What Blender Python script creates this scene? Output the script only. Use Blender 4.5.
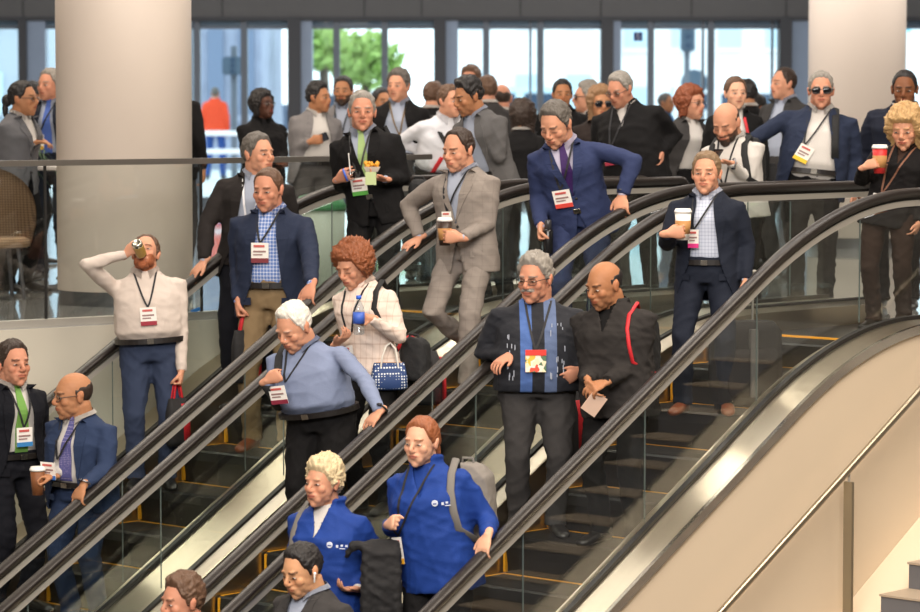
import bpy, bmesh, math, random
import numpy as np
from mathutils import Vector, Matrix, noise
from mathutils.bvhtree import BVHTree
random.seed(7); rng = np.random.default_rng(7)
for o in list(bpy.data.objects): bpy.data.objects.remove(o)
SC = bpy.context.scene; COL = SC.collection
PI = math.pi
# ---------------------------------------------------------------- camera
F_, TH, ZC = 2992.19, .0675, 1.52
cd = bpy.data.cameras.new('camera'); cam = bpy.data.objects.new('camera', cd); COL.objects.link(cam)
cam.location = (0, 0, ZC); cam.rotation_euler = (PI/2 - TH, 0, 0)
cd.sensor_width = 36; cd.lens = F_/920*36; cd.clip_end = 400; cd.clip_start = .1
cd.dof.use_dof = True; cd.dof.focus_distance = 18.3; cd.dof.aperture_fstop = 3.0
SC.camera = cam
SC.cycles.transparent_max_bounces = 64
# ---------------------------------------------------------------- world, light, exposure
SC.view_settings.view_transform = 'Standard'; SC.view_settings.look = 'None'
SC.view_settings.exposure = -0.08; SC.view_settings.gamma = 1; SC.view_settings.use_curve_mapping = False
w = bpy.data.worlds.new('world'); SC.world = w; w.use_nodes = True
w.node_tree.nodes['Background'].inputs[0].default_value = (.84, .95, 1, 1)
w.node_tree.nodes['Background'].inputs[1].default_value = 2.9
def area(name, loc, rot, sx, sy, power, col):
    l = bpy.data.lights.new(name, 'AREA'); l.shape = 'RECTANGLE'; l.size = sx; l.size_y = sy; l.energy = power; l.color = col
    o = bpy.data.objects.new(name, l); o.location = loc; o.rotation_euler = rot; COL.objects.link(o); return o
WARM = (1, .87, .72); NEUT = (1, .94, .88)
area('atrium_ceiling_light', (-1, 12, 6.7), (math.radians(8), 0, 0), 8, 5, 800, WARM)
area('atrium_ceiling_light', (4.5, 15.5, 6.7), (0, math.radians(10), 0), 3, 5, 620, WARM)
area('front_fill_light', (-1, 5, 5.4), (math.radians(62), 0, 0), 9, 2.5, 1700, NEUT)  # fill added on the camera side to brighten faces and the left column
area('deck_downlight', (-5.2, 24.6, 6.6), (math.radians(-20), math.radians(-12), 0), 3.2, 2.2, 320, WARM)
area('deck_downlight', (-.9, 25.3, 6.6), (math.radians(-20), 0, 0), 1.0, 1.2, 160, WARM)
area('landing_ceiling_light', (1, 21, 6.7), (math.radians(12), 0, 0), 10, 1.6, 420, NEUT)
area('lobby_ceiling_light', (0, 31, 4.4), (0, 0, 0), 18, 3, 700, NEUT)
area('lobby_ceiling_light', (0, 40, 4.4), (0, 0, 0), 18, 3, 420, (.9, .95, 1))
# ---------------------------------------------------------------- geometry frame
S_ = 1.06; PHI = .8221; TAN = math.tan(PI/6)
B0 = Vector((-1.0218*S_, 20.3734*S_, 0)); W = 1.24*S_; G = .34*S_; HG = .7547*S_
T = Vector((-math.cos(PHI), -math.sin(PHI), 0)); PP = Vector((math.sin(PHI), -math.cos(PHI), 0))
RZ = ZC - .5269*S_; ANG = math.atan2(T.y, T.x)
SA0, ZA0 = .958, -.85                       # a tread's upper back edge
def proj(P):
    z = P[2]-ZC; yc = P[1]*math.cos(TH)-z*math.sin(TH); zc = P[1]*math.sin(TH)+z*math.cos(TH)
    return 460+F_*P[0]/yc, 306-F_*zc/yc
def at(px, py, D):
    a = (px-460)/F_; b = (306-py)/F_; l = D/(math.cos(TH)+b*math.sin(TH))
    return Vector((l*a, D, ZC+l*(-math.sin(TH)+b*math.cos(TH))))
def EP(s, q, z=0): v = B0+T*s+PP*q; v.z = z; return v
LB = .8
def drop(s):
    if s < -LB: return 0.
    if s > LB: return TAN*s
    return TAN*(s+LB)**2/(4*LB)
def rail_at(i, px):                          # the point of rail i that shows at pixel column px
    q = (i//2)*(W+G)+(i % 2)*W; lo, hi = -4., 10.
    for _ in range(50):
        m = (lo+hi)/2
        if proj(EP(m, q, RZ-drop(m)))[0] > px: lo = m
        else: hi = m
    return EP(m, q, RZ-drop(m)), m
def stand(px, k, off=0.):                    # base point on tread k at pixel column px
    s = SA0+.4*k+.2+off; z = min(0, ZA0-.231*k); lo, hi = -1., 7.
    for _ in range(50):
        m = (lo+hi)/2
        if proj(EP(s, m, z))[0] < px: lo = m
        else: hi = m
    return EP(s, m, z)
# ---------------------------------------------------------------- materials
MATS = {}
def node(nt, t, **kw):
    n = nt.nodes.new(t)
    for k, v in kw.items(): setattr(n, k, v)
    return n
def mat(name, col, rough=.6, metal=0, var=.0, vs=8, bump=0, bs=60, spec=.5, coat=0, stretch=None, sheen=0):
    if name in MATS: return MATS[name]
    m = bpy.data.materials.new(name); m.use_nodes = True; nt = m.node_tree; b = nt.nodes['Principled BSDF']
    b.inputs['Base Color'].default_value = (*col, 1); b.inputs['Roughness'].default_value = rough
    b.inputs['Metallic'].default_value = metal; b.inputs['Specular IOR Level'].default_value = spec
    b.inputs['Coat Weight'].default_value = coat; b.inputs['Sheen Weight'].default_value = sheen
    tc = node(nt, 'ShaderNodeTexCoord'); mp = node(nt, 'ShaderNodeMapping')
    nt.links.new(tc.outputs['Object'], mp.inputs[0])
    if stretch: mp.inputs['Scale'].default_value = stretch
    if var:
        n = node(nt, 'ShaderNodeTexNoise'); n.inputs['Scale'].default_value = vs; n.inputs['Detail'].default_value = 4
        nt.links.new(mp.outputs[0], n.inputs[0])
        mx = node(nt, 'ShaderNodeMix', data_type='RGBA')
        mx.inputs[6].default_value = (*[c*(1-var) for c in col], 1); mx.inputs[7].default_value = (*[min(1, c*(1+var)) for c in col], 1)
        nt.links.new(n.outputs[0], mx.inputs[0]); nt.links.new(mx.outputs[2], b.inputs['Base Color'])
    if bump:
        n = node(nt, 'ShaderNodeTexNoise'); n.inputs['Scale'].default_value = bs; n.inputs['Detail'].default_value = 3
        nt.links.new(mp.outputs[0], n.inputs[0]); bp = node(nt, 'ShaderNodeBump'); bp.inputs['Strength'].default_value = bump
        bp.inputs['Distance'].default_value = .01
        nt.links.new(n.outputs[0], bp.inputs['Height']); nt.links.new(bp.outputs[0], b.inputs['Normal'])
    MATS[name] = m; return m
def srgb(r, g, b):
    f = lambda c: ((c/255+.055)/1.055)**2.4 if c > 10 else c/255/12.92
    return (f(r), f(g), f(b))
def glassmat(name, tint=(.93, .97, .96), refl=1.0, rough=0.0):
    m = bpy.data.materials.new(name); m.use_nodes = True; nt = m.node_tree; nt.nodes.clear()
    o = node(nt, 'ShaderNodeOutputMaterial'); mx = node(nt, 'ShaderNodeMixShader')
    t = node(nt, 'ShaderNodeBsdfTransparent'); t.inputs[0].default_value = (*tint, 1)
    g = node(nt, 'ShaderNodeBsdfGlossy'); g.inputs['Roughness'].default_value = rough; g.inputs[0].default_value = (refl, refl, refl, 1)
    f = node(nt, 'ShaderNodeFresnel'); ge = node(nt, 'ShaderNodeNewGeometry')
    mi = node(nt, 'ShaderNodeMapRange'); mi.inputs['To Min'].default_value = 1.5; mi.inputs['To Max'].default_value = 1/1.5
    nt.links.new(ge.outputs['Backfacing'], mi.inputs['Value']); nt.links.new(mi.outputs[0], f.inputs[0])
    nt.links.new(f.outputs[0], mx.inputs[0]); nt.links.new(t.outputs[0], mx.inputs[1]); nt.links.new(g.outputs[0], mx.inputs[2])
    nt.links.new(mx.outputs[0], o.inputs[0]); return m
def colramp(name, coord, stops, rough=.8, scale=1., vec=(1, 0, 0), const=True, bump=.2):
    """cloth whose colour runs along one object axis: stops = [(pos, colour)] in metres+.5"""
    m = mat(name, (.5, .5, .5), rough, bump=bump, bs=90); nt = m.node_tree; b = nt.nodes['Principled BSDF']
    tc = node(nt, 'ShaderNodeTexCoord'); sp = node(nt, 'ShaderNodeSeparateXYZ'); nt.links.new(tc.outputs['Object'], sp.inputs[0])
    ad = node(nt, 'ShaderNodeMath', operation='MULTIPLY_ADD'); nt.links.new(sp.outputs[coord], ad.inputs[0]); ad.inputs[1].default_value = scale; ad.inputs[2].default_value = .5
    r = node(nt, 'ShaderNodeValToRGB'); nt.links.new(ad.outputs[0], r.inputs[0])
    if const: r.color_ramp.interpolation = 'CONSTANT'
    e = r.color_ramp.elements; e[0].position = stops[0][0]; e[0].color = (*stops[0][1], 1); e[1].position = stops[1][0]; e[1].color = (*stops[1][1], 1)
    for p, c in stops[2:]: x = e.new(p); x.color = (*c, 1)
    nt.links.new(r.outputs[0], b.inputs['Base Color']); return m
def plaid(name, base, line, px=.045, pz=.06, lw=.13, rough=.85, line2=None, xonly=False, zonly=False):
    m = mat(name, base, rough, bump=.15, bs=120); nt = m.node_tree; b = nt.nodes['Principled BSDF']
    tc = node(nt, 'ShaderNodeTexCoord'); sp = node(nt, 'ShaderNodeSeparateXYZ'); nt.links.new(tc.outputs['Object'], sp.inputs[0])
    prev = None
    for ax, per in ((0, px), (2, pz)):
        if (xonly and ax == 2) or (zonly and ax == 0): continue
        d = node(nt, 'ShaderNodeMath', operation='DIVIDE'); nt.links.new(sp.outputs[ax], d.inputs[0]); d.inputs[1].default_value = per
        fr = node(nt, 'ShaderNodeMath', operation='FRACT'); nt.links.new(d.outputs[0], fr.inputs[0])
        lt = node(nt, 'ShaderNodeMath', operation='LESS_THAN'); nt.links.new(fr.outputs[0], lt.inputs[0]); lt.inputs[1].default_value = lw
        if prev is None: prev = lt
        else:
            a = node(nt, 'ShaderNodeMath', operation='ADD'); nt.links.new(prev.outputs[0], a.inputs[0]); nt.links.new(lt.outputs[0], a.inputs[1])
            h = node(nt, 'ShaderNodeMath', operation='MULTIPLY'); nt.links.new(a.outputs[0], h.inputs[0]); h.inputs[1].default_value = .5 if not line2 else .5; prev = h
    mx = node(nt, 'ShaderNodeMix', data_type='RGBA'); mx.inputs[6].default_value = (*base, 1); mx.inputs[7].default_value = (*line, 1)
    nt.links.new(prev.outputs[0], mx.inputs[0]); nt.links.new(mx.outputs[2], b.inputs['Base Color']); return m
def dots(name, base, dot, sc=60, th=.35):
    m = mat(name, base, .7); nt = m.node_tree; b = nt.nodes['Principled BSDF']
    tc = node(nt, 'ShaderNodeTexCoord'); v = node(nt, 'ShaderNodeTexVoronoi'); v.inputs['Scale'].default_value = sc
    v.inputs['Randomness'].default_value = .15
    nt.links.new(tc.outputs['Object'], v.inputs[0]); lt = node(nt, 'ShaderNodeMath', operation='LESS_THAN'); lt.inputs[1].default_value = th
    nt.links.new(v.outputs['Distance'], lt.inputs[0]); mx = node(nt, 'ShaderNodeMix', data_type='RGBA')
    mx.inputs[6].default_value = (*base, 1); mx.inputs[7].default_value = (*dot, 1)
    nt.links.new(lt.outputs[0], mx.inputs[0]); nt.links.new(mx.outputs[2], b.inputs['Base Color']); return m
# ---------------------------------------------------------------- mesh helpers
def V(*a): return Vector(a)
def link(name, me, m=None, parent=None):
    o = bpy.data.objects.new(name, me); COL.objects.link(o)
    if m is not None:
        for x in (m if isinstance(m, (list, tuple)) else [m]): me.materials.append(x)
    if parent is not None: o.parent = parent
    return o
def obj(name, bm, m=None, parent=None, smooth=False):
    me = bpy.data.meshes.new(name)
    bmesh.ops.recalc_face_normals(bm, faces=bm.faces[:])
    bm.to_mesh(me); bm.free()
    if smooth: me.shade_smooth()
    return link(name, me, m, parent)
def tag(o, label=None, cat=None, group=None, kind=None):
    if label: o['label'] = label
    if cat: o['category'] = cat
    if group: o['group'] = group
    if kind: o['kind'] = kind
    return o
def struct(name, bm, m, smooth=False): return tag(obj(name, bm, m, None, smooth), kind='structure')
def empty(name, loc, rz=0):
    o = bpy.data.objects.new(name, None); COL.objects.link(o); o.location = loc; o.rotation_euler = (0, 0, rz); o.empty_display_size = .1
    return o
def box(bm, c, s, rz=0, bev=0):
    r = bmesh.ops.create_cube(bm, size=1); vs = r['verts']
    M = Matrix.Translation(c) @ Matrix.Rotation(rz, 4, 'Z') @ Matrix.Diagonal((*s, 1))
    bmesh.ops.transform(bm, matrix=M, verts=vs)
    if bev:
        es = set(e for v in vs for e in v.link_edges)
        bmesh.ops.bevel(bm, geom=list(es), offset=bev, segments=2, affect='EDGES')
    return vs
def bb(x0, x1, y0, y1, z0, z1, bm=None, bev=0):
    bm = bm or bmesh.new(); box(bm, V((x0+x1)/2, (y0+y1)/2, (z0+z1)/2), (x1-x0, y1-y0, z1-z0), 0, bev); return bm
def cyl(bm, c, r, z0, z1, n=32, r2=None):
    lathe(bm, c, [(r, z0), (r if r2 is None else r2, z1)], n)
def lathe(bm, c, prof, n=32, M=None):
    rings = []
    for r, z in prof:
        ring = []
        for i in range(n):
            a = 2*PI*i/n; p = V(r*math.cos(a), r*math.sin(a), z)
            if M is not None: p = M @ p
            ring.append(bm.verts.new(p+V(*c)))
        rings.append(ring)
    for a, b in zip(rings, rings[1:]):
        for i in range(n): bm.faces.new((a[i], a[(i+1) % n], b[(i+1) % n], b[i]))
    bm.faces.new(rings[0][::-1]); bm.faces.new(rings[-1])
def frames(pts):
    pts = [Vector(p) for p in pts]; ts = []
    for i in range(len(pts)):
        a = pts[max(0, i-1)]; b = pts[min(len(pts)-1, i+1)]; ts.append((b-a).normalized())
    return pts, ts
def tube(bm, pts, radii, n=10, ref=None, cap=True):
    pts, ts = frames(pts)
    if not isinstance(radii, (list, tuple)): radii = [radii]*len(pts)
    R = [(r, r) if not isinstance(r, (list, tuple)) else r for r in radii]
    u = Vector(ref) if ref is not None else (V(1, 0, 0) if abs(ts[0].x) < .8 else V(0, 1, 0))
    secs = []
    for i, (p, t) in enumerate(zip(pts, ts)):
        u = (u-t*u.dot(t))
        if u.length < 1e-5: u = t.orthogonal()
        u.normalize(); v = t.cross(u)
        secs.append((p, u.copy(), v, R[i][0], R[i][1]))
    if cap:
        p, u, v, a, b = secs[0]; t = ts[0]; m = min(a, b)
        pre = [(p-t*m*.95, u, v, a*.3, b*.3), (p-t*m*.7, u, v, a*.72, b*.72)]
        p, u, v, a, b = secs[-1]; t = ts[-1]; m = min(a, b)
        secs = pre+secs+[(p+t*m*.7, u, v, a*.72, b*.72), (p+t*m*.95, u, v, a*.3, b*.3)]
    loft(bm, secs, n)
def loft(bm, secs, n=20, pw=2.):
    rings = []
    for c, u, v, a, b in secs:
        ring = []
        for i in range(n):
            an = 2*PI*i/n; ca, sa = math.cos(an), math.sin(an)
            x = math.copysign(abs(ca)**(2/pw), ca)*a; y = math.copysign(abs(sa)**(2/pw), sa)*b
            ring.append(bm.verts.new(Vector(c)+Vector(u)*x+Vector(v)*y))
        rings.append(ring)
    for a, b in zip(rings, rings[1:]):
        for i in range(n): bm.faces.new((a[i], a[(i+1) % n], b[(i+1) % n], b[i]))
    bm.faces.new(rings[0][::-1]); bm.faces.new(rings[-1])
def ell(bm, c, r, M=None, sub=2):
    res = bmesh.ops.create_icosphere(bm, subdivisions=sub, radius=1)
    L = Matrix.Diagonal((*r, 1))
    bmesh.ops.transform(bm, matrix=Matrix.Translation(c) @ (M.to_4x4() if M is not None else Matrix()) @ L, verts=res['verts'])
_tmp = None
def remesh(bm, vox, smooth=3, fac=.5):
    """union of closed shapes -> one continuous surface"""
    bmesh.ops.recalc_face_normals(bm, faces=bm.faces[:])
    me = bpy.data.meshes.new('tmp'); bm.to_mesh(me); bm.free()
    o = bpy.data.objects.new('tmp', me); COL.objects.link(o)
    m = o.modifiers.new('r', 'REMESH'); m.mode = 'VOXEL'; m.voxel_size = vox; m.use_smooth_shade = True
    if smooth:
        s = o.modifiers.new('s', 'SMOOTH'); s.iterations = smooth; s.factor = fac
    dg = bpy.context.evaluated_depsgraph_get(); ev = o.evaluated_get(dg)
    out = bpy.data.meshes.new_from_object(ev, depsgraph=dg)
    bpy.data.objects.remove(o); bpy.data.meshes.remove(me); out.shade_smooth(); return out
def getco(me):
    a = np.empty(len(me.vertices)*3); me.vertices.foreach_get('co', a); return a.reshape(-1, 3)
def setco(me, a): me.vertices.foreach_set('co', a.ravel()); me.update()
def getno(me):
    a = np.empty(len(me.vertices)*3); me.vertices.foreach_get('normal', a); return a.reshape(-1, 3)
def wrinkle(me, amp, wl=.09, seed=0, n=7):
    r = np.random.default_rng(seed); co = getco(me); no = getno(me); d = np.zeros(len(co))
    for i in range(n):
        k = r.normal(size=3); k /= np.linalg.norm(k); k *= 2*PI/(wl*r.uniform(.6, 1.6))
        warp = .8*np.sin(co @ r.normal(size=3)*14+r.uniform(0, 6))
        s = np.sin(co @ k+warp*1.6+r.uniform(0, 6)); d += (1-np.abs(s))**2-.33
    setco(me, co+no*(d*amp/math.sqrt(n))[:, None])
def bvh_of(me):
    co = [v.co.copy() for v in me.vertices]; return BVHTree.FromPolygons(co, [tuple(p.vertices) for p in me.polygons])
def xform(me, M): me.transform(M); me.update()
# ================================================================ the setting
beige = mat('wall_paint', srgb(214, 197, 173), .75, var=.02, vs=2)
colm = mat('column_paint', srgb(222, 208, 196), .6, var=.02, vs=3)
ceil = mat('ceiling_paint', srgb(205, 198, 188), .8)
dkframe = mat('dark_frame', srgb(72, 72, 76), .5, .3)
framem = mat('grey_frame', srgb(105, 112, 122), .45, .4)
bluepan = mat('bluish_panel', srgb(150, 165, 188), .4, .1, var=.05)
steel = mat('brushed_steel', srgb(196, 186, 168), .3, 1, var=.06, vs=3, bump=.12, bs=40, stretch=(.15, 8, 1))
steel2 = mat('polished_steel', srgb(205, 200, 190), .2, 1)
stone = mat('lobby_stone', srgb(158, 156, 152), .16, var=.12, vs=2.5, coat=.8)
rubber = mat('handrail_rubber', srgb(38, 33, 31), .38, spec=.45)
dark = mat('dark_gasket', srgb(26, 25, 25), .5)
alu = mat('rail_profile', srgb(176, 172, 164), .4, .4)
tread_m = mat('step_tread', srgb(50, 46, 43), .5, .2, var=.1, vs=14)
riser_m = mat('step_riser', srgb(24, 23, 23), .5, .2)
yellow = mat('yellow_line', srgb(225, 158, 20), .5)
black_plate = mat('comb_plate', srgb(52, 50, 50), .35, .4, var=.1, vs=20)
GL = glassmat('balustrade_glass', (.95, .975, .965), .9)
GL2 = glassmat('window_glass', (.93, .98, .99), .6)
edge_m = mat('glass_edge', srgb(92, 102, 100), .3)
# shell
QL = -.55
def poly(name, pts, z0, z1, m):
    bm = bmesh.new(); a = [bm.verts.new((p[0], p[1], z0)) for p in pts]; b = [bm.verts.new((p[0], p[1], z1)) for p in pts]
    bm.faces.new(a[::-1]); bm.faces.new(b); n = len(pts)
    for i in range(n): bm.faces.new((a[i], a[(i+1) % n], b[(i+1) % n], b[i]))
    return struct(name, bm, m)
SF = -2.0
GA = V(-3.1-.8*5, 20.2-.6*5, 0); GB = V(-1.63, 21.3, 0); GC = GB-T*2.15
p3 = EP(SF, 12)
poly('floor', [GA, GB, GC, p3, (17, p3.y), (17, 46), (-17, 46), (-17, GA.y)], -.35, 0, stone)
for A_, B_ in ((GA, GB), (GB, GC)):
    n_ = V(-(B_-A_).y, (B_-A_).x, 0).normalized()*.2; e_ = -n_*.05
    poly('wall_left', [A_+e_, B_+e_, B_+n_, A_+n_], -6, -.01, mat('fascia_paint', srgb(192, 186, 172), .75, var=.03, vs=2))
struct('floor', bb(-17, 17, -4, 30, -6.2, -6), mat('lower_floor', srgb(120, 112, 104), .3))
struct('ceiling', bb(-17, 17, -4, 27.5, 7, 7.2), ceil)
struct('ceiling', bb(-17, 17, 27.5, 47, 4.6, 4.8), ceil)
struct('wall_bulkhead', bb(-17, 17, 27.4, 27.5, 4.6, 7.1), ceil)
struct('wall_front', bb(-17, 17, -4.2, -4, -6, 7), mat('far_wall', srgb(120, 112, 104), .8))
struct('wall_side', bb(-17.2, -17, -4, 46, -6, 7), mat('side_wall', srgb(150, 140, 130), .8))
struct('wall_right', bb(17, 17.2, -4, 46, -6, 7), mat('side_wall', (1, 1, 1)))
# columns
def column(name, X, Y, r):
    bm = bmesh.new(); lathe(bm, (X, Y, 0), [(r, .11), (r, 4.7)], 64)
    o = struct(name, bm, colm, True)
    for p in o.data.polygons: p.use_smooth = abs(p.normal.z) < .5
    bm = bmesh.new(); lathe(bm, (X, Y, 0), [(r*.985, .0), (r*.985, .115)], 64); obj('base_ring', bm, mat('ring_grey', srgb(88, 88, 90), .4, .5), o)
    return o
column('column_left', -2.56, 22.85, .515); column('column_right', 4.22, 31.9, .515)
# back facade : posts, header, windows
FY = 45.; fs = F_/FY
def fx(px): return (px-460)/fs
def fz(py): return at(460, py, FY).z
struct('wall_back', bb(-17, 17, FY-.1, FY+.25, fz(19), 4.7), mat('header_panel', srgb(104, 102, 102), .5, .2, var=.04))
for px in (26, 75, 224, 365, 422, 520, 600, 690, 784):
    struct('trim_1', bb(fx(px)-.008, fx(px)+.008, FY-.112, FY-.1, fz(19)+.02, 4.6), mat('panel_joint', srgb(55, 54, 55), .6))
struct('trim_2', bb(-17, 17, FY-.16, FY-.1, fz(21), fz(17)), dkframe)
posts = [(-790, -778), (-570, -558), (-350, -338), (-130, -118), (1250, 1262), (1420, 1432), (22, 30), (289, 302), (434, 446), (600, 612), (777, 789), (930, 945), (1090, 1105)]
for a, b in posts:
    struct('trim_3', bb(fx(a), fx(b), FY-.25, FY+.2, 0, fz(19)), dkframe)
for a, b in ((30, 48), (302, 313), (446, 458), (612, 620), (789, 809), (184, 193), (945, 960)):
    struct('trim_4', bb(fx(a), fx(b), FY-.12, FY+.2, 0, fz(19)), bluepan)
bays = [(-778, -570, [-700, -640]), (-558, -350, [-480, -420]), (-338, -130, [-260, -200]), (1105, 1250, [1160, 1200]), (1262, 1420, [1320, 1370]), (-118, 22, [-70, -25]), (48, 289, [100, 150, 198, 245]), (313, 434, [337, 385]), (458, 600, [486, 530, 540]), (620, 777, [650, 702, 710, 771]), (809, 930, [860]), (960, 1090, [1000])]
wn = 0
for a, b, ms in bays:
    wn += 1
    pane = obj('window_%d' % wn, bb(fx(a), fx(b), FY+.02, FY+.03, .05, fz(19)), GL2); tag(pane, kind='structure')
    fr = bmesh.new()
    bb(fx(a), fx(b), FY-.05, FY+.08, fz(29), fz(26), fr); bb(fx(a), fx(b), FY-.05, FY+.08, 0, .12, fr)
    bb(fx(a), fx(b), FY-.05, FY+.08, fz(21), fz(19), fr)
    obj('window_frame', fr, framem, pane)
    for p in ms:
        hw = .018 if p in (530, 702, 771) else .05
        obj('mullion', bb(fx(p)-hw, fx(p)+hw, FY-.06, FY+.08, 0, fz(20)), framem, pane)
    tp = obj('transom_panel', bb(fx(a), fx(b), FY+.032, FY+.06, fz(27), fz(20)), bluepan, pane)
# accessibility sticker on the door glass
st = obj('access_sticker', bb(fx(633), fx(642), FY+.012, FY+.018, fz(41), fz(32)), mat('sticker_blue', srgb(40, 70, 130), .5))
tag(st, 'small blue square access sticker on the door glass high up', 'sticker')
bm = bmesh.new(); X, Z = fx(637.5), fz(36.5)
lathe(bm, (X-.005, FY+.008, Z+.04), [(.012, -.004), (.012, .004)], 12, Matrix.Rotation(PI/2, 3, 'X'))
bb(X-.012, X-.002, FY+.006, FY+.011, Z-.01, Z+.028, bm); bb(X-.008, X+.022, FY+.006, FY+.011, Z-.012, Z-.004, bm)
bb(X+.016, X+.024, FY+.006, FY+.011, Z-.04, Z-.008, bm)
for i in range(10):
    a = PI*.75+i*PI*1.1/9; bb(X-.002+.03*math.cos(a)-.004, X-.002+.03*math.cos(a)+.004, FY+.006, FY+.011, Z-.022+.03*math.sin(a)-.004, Z-.022+.03*math.sin(a)+.004, bm)
obj('access_symbol', bm, mat('sticker_white', (.85, .85, .85)), st)
# ---------------------------------------------------------------- outside
struct('floor_outside', bb(-60, 60, 45.3, 150, -.1, -.02), mat('pavement', srgb(205, 208, 212), .8, var=.06, vs=.5))
def far(px0, px1, py0, py1, Y, d=4): # box face spanning pixels at distance Y
    a = at(px0, py0, Y); b = at(px1, py1, Y); return (a.x, b.x, Y, Y+d, b.z, a.z)
def building(label, px0, px1, Y, h, wm, rows, cols, winm, d=8, ledge=None):
    a = at(px0, 100, Y).x; b = at(px1, 100, Y).x
    e = empty('building', ((a+b)/2, Y, 0)); hw = (b-a)/2
    obj('wall', bb(-hw, hw, 0, d, -.05, h), wm, e)
    for r in range(rows):
        z0 = h*(r+.28)/rows; z1 = h*(r+.72)/rows
        for c in range(cols):
            x0 = -hw+2*hw*(c+.25)/cols; x1 = -hw+2*hw*(c+.75)/cols
            wd = obj('window', bb(x0, x1, -.12, .1, z0, z1), winm, e)
            obj('window_sill', bb(x0-.1, x1+.1, -.3, .0, z0-.15, z0), wm, wd)
    if ledge: obj('cornice', bb(-hw-.2, hw+.2, -.5, .1, h-.5, h), wm, e)
    return tag(e, label, 'building')
bst = mat('blue_stone', srgb(150, 158, 178), .8, var=.35, vs=2.2)
bwh = mat('white_facade', srgb(240, 242, 244), .8, var=.03, vs=.4)
bwg = mat('pale_glazing', srgb(190, 215, 228), .3)
building('bluish mottled stone building seen through the doors left of the tree', 170, 262, 70, 9, bst, 2, 3, mat('slate_window', srgb(110, 125, 150), .4))
building('tall bright white building seen through the middle doors', 452, 604, 138, 16, bwh, 4, 3, bwg, ledge=1)
building('wide white building with pale banded windows seen through the right doors', 612, 800, 140, 16, bwh, 5, 4, bwg, ledge=1)
building('pale facade at far left seen past the dark window post', -60, 48, 130, 12, mat('grey_facade', srgb(170, 180, 190), .8, var=.1), 3, 3, bwg)
building('pale tower seen at the far right edge window', 880, 960, 138, 15, bwh, 4, 2, mat('aqua_glazing', srgb(110, 190, 215), .3))
leafm = mat('street_leaf', srgb(165, 195, 110), .7, var=.25, vs=3)
def tree(px0, px1, ytop, Y, label, group=None):
    c = at((px0+px1)/2, ytop, Y); r = (at(px1, 90, Y).x-at(px0, 90, Y).x)/2
    e = empty('street_tree', (c.x, Y, 0)); bm = bmesh.new()
    rr = random.Random(px0)
    for i in range(520):
        u = Vector((rr.gauss(0, 1), rr.gauss(0, 1), rr.gauss(0, 1))).normalized()*r*(.55+.5*rr.random())
        q = V(u.x, u.y*.8, u.z*.75+c.z-r*.75)
        M = Matrix.Rotation(rr.random()*6, 3, u.orthogonal())
        n = M @ V(0, 0, 1); t1 = n.orthogonal().normalized(); t2 = n.cross(t1); s = .2
        vs = [bm.verts.new(q+t1*s*a+t2*s*b) for a, b in ((-1, 0), (0, -.5), (1, 0), (0, .5))]; bm.faces.new(vs)
    obj('foliage', bm, leafm, e)
    bm = bmesh.new(); tube(bm, [(0, 0, 0), (.05, 0, 1.5), (0, 0, c.z-r*.9), (.1, .1, c.z-r*.4)], [.16, .13, .11, .05])
    for a in range(5): tube(bm, [(0, 0, c.z-r*1.1), (r*.6*math.cos(a*1.3), r*.5*math.sin(a*1.3), c.z-r*.5)], [.07, .03])
    obj('trunk', bm, mat('bark', srgb(90, 80, 70), .9), e, True)
    return tag(e, label, 'tree', group)
tree(296, 350, 28, 74, 'leafy green street tree outside the doors, left of the two trees side by side')
tree(330, 400, 34, 76, 'leafy green street tree outside, right of the two trees and above the white van')
carw = mat('vehicle_white', srgb(236, 240, 244), .25, coat=.6); carg = mat('vehicle_glass', srgb(60, 75, 95), .1); tyre = mat('tyre', srgb(30, 30, 32), .8)
def van(px, Y, L, h, label, m=carw, name='van'):
    x = at(px, 100, Y).x; e = empty(name, (x, Y, 0)); bm = bmesh.new()
    prof = [(-L/2, .35), (L/2, .35), (L/2, h*.5), (L/2-.5, h*.58), (L/2-1.2, h), (-L/2+.1, h), (-L/2, h*.7)]
    a = [bm.verts.new((p[0], -.9, p[1])) for p in prof]; b = [bm.verts.new((p[0], .9, p[1])) for p in prof]
    bm.faces.new(a); bm.faces.new(b[::-1]); n = len(prof)
    for i in range(n): bm.faces.new((a[i], b[i], b[(i+1) % n], a[(i+1) % n]))
    bmesh.ops.bevel(bm, geom=bm.edges[:], offset=.08, segments=2, affect='EDGES'); obj('body', bm, m, e, True)
    for i in range(3): obj('side_window', bb(-L/2+.5+i*L*.27, -L/2+.4+(i+.85)*L*.27, -.93, -.88, h*.58, h*.88, bev=.02), carg, e)
    for sx in (-1, 1):
        for sy in (-1, 1):
            bm = bmesh.new(); lathe(bm, (sx*L*.32, sy*.82, .34), [(.2, -.12), (.34, -.1), (.34, .1), (.2, .12)], 24, Matrix.Rotation(PI/2, 3, 'X'))
            w_ = obj('wheel', bm, tyre, e); bm = bmesh.new(); lathe(bm, (sx*L*.32, sy*.95, .34), [(.18, -.02), (.18, .02)], 16, Matrix.Rotation(PI/2, 3, 'X')); obj('hub', bm, alu, w_)
    return tag(e, label, 'vehicle')
van(362, 112, 4.8, 2.1, 'white van parked outside under the green trees')
van(268, 100, 4.4, 1.5, 'dark blue grey car outside behind the woman in black', mat('car_blue', srgb(70, 85, 110), .3, coat=.5), 'car')
van(505, 118, 6.0, 2.2, 'pale blue van outside behind the middle doors', mat('pale_bus', srgb(195, 225, 238), .3, coat=.4))
van(735, 122, 5, 2.2, 'white van with dark windows outside the right hand doors')
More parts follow.
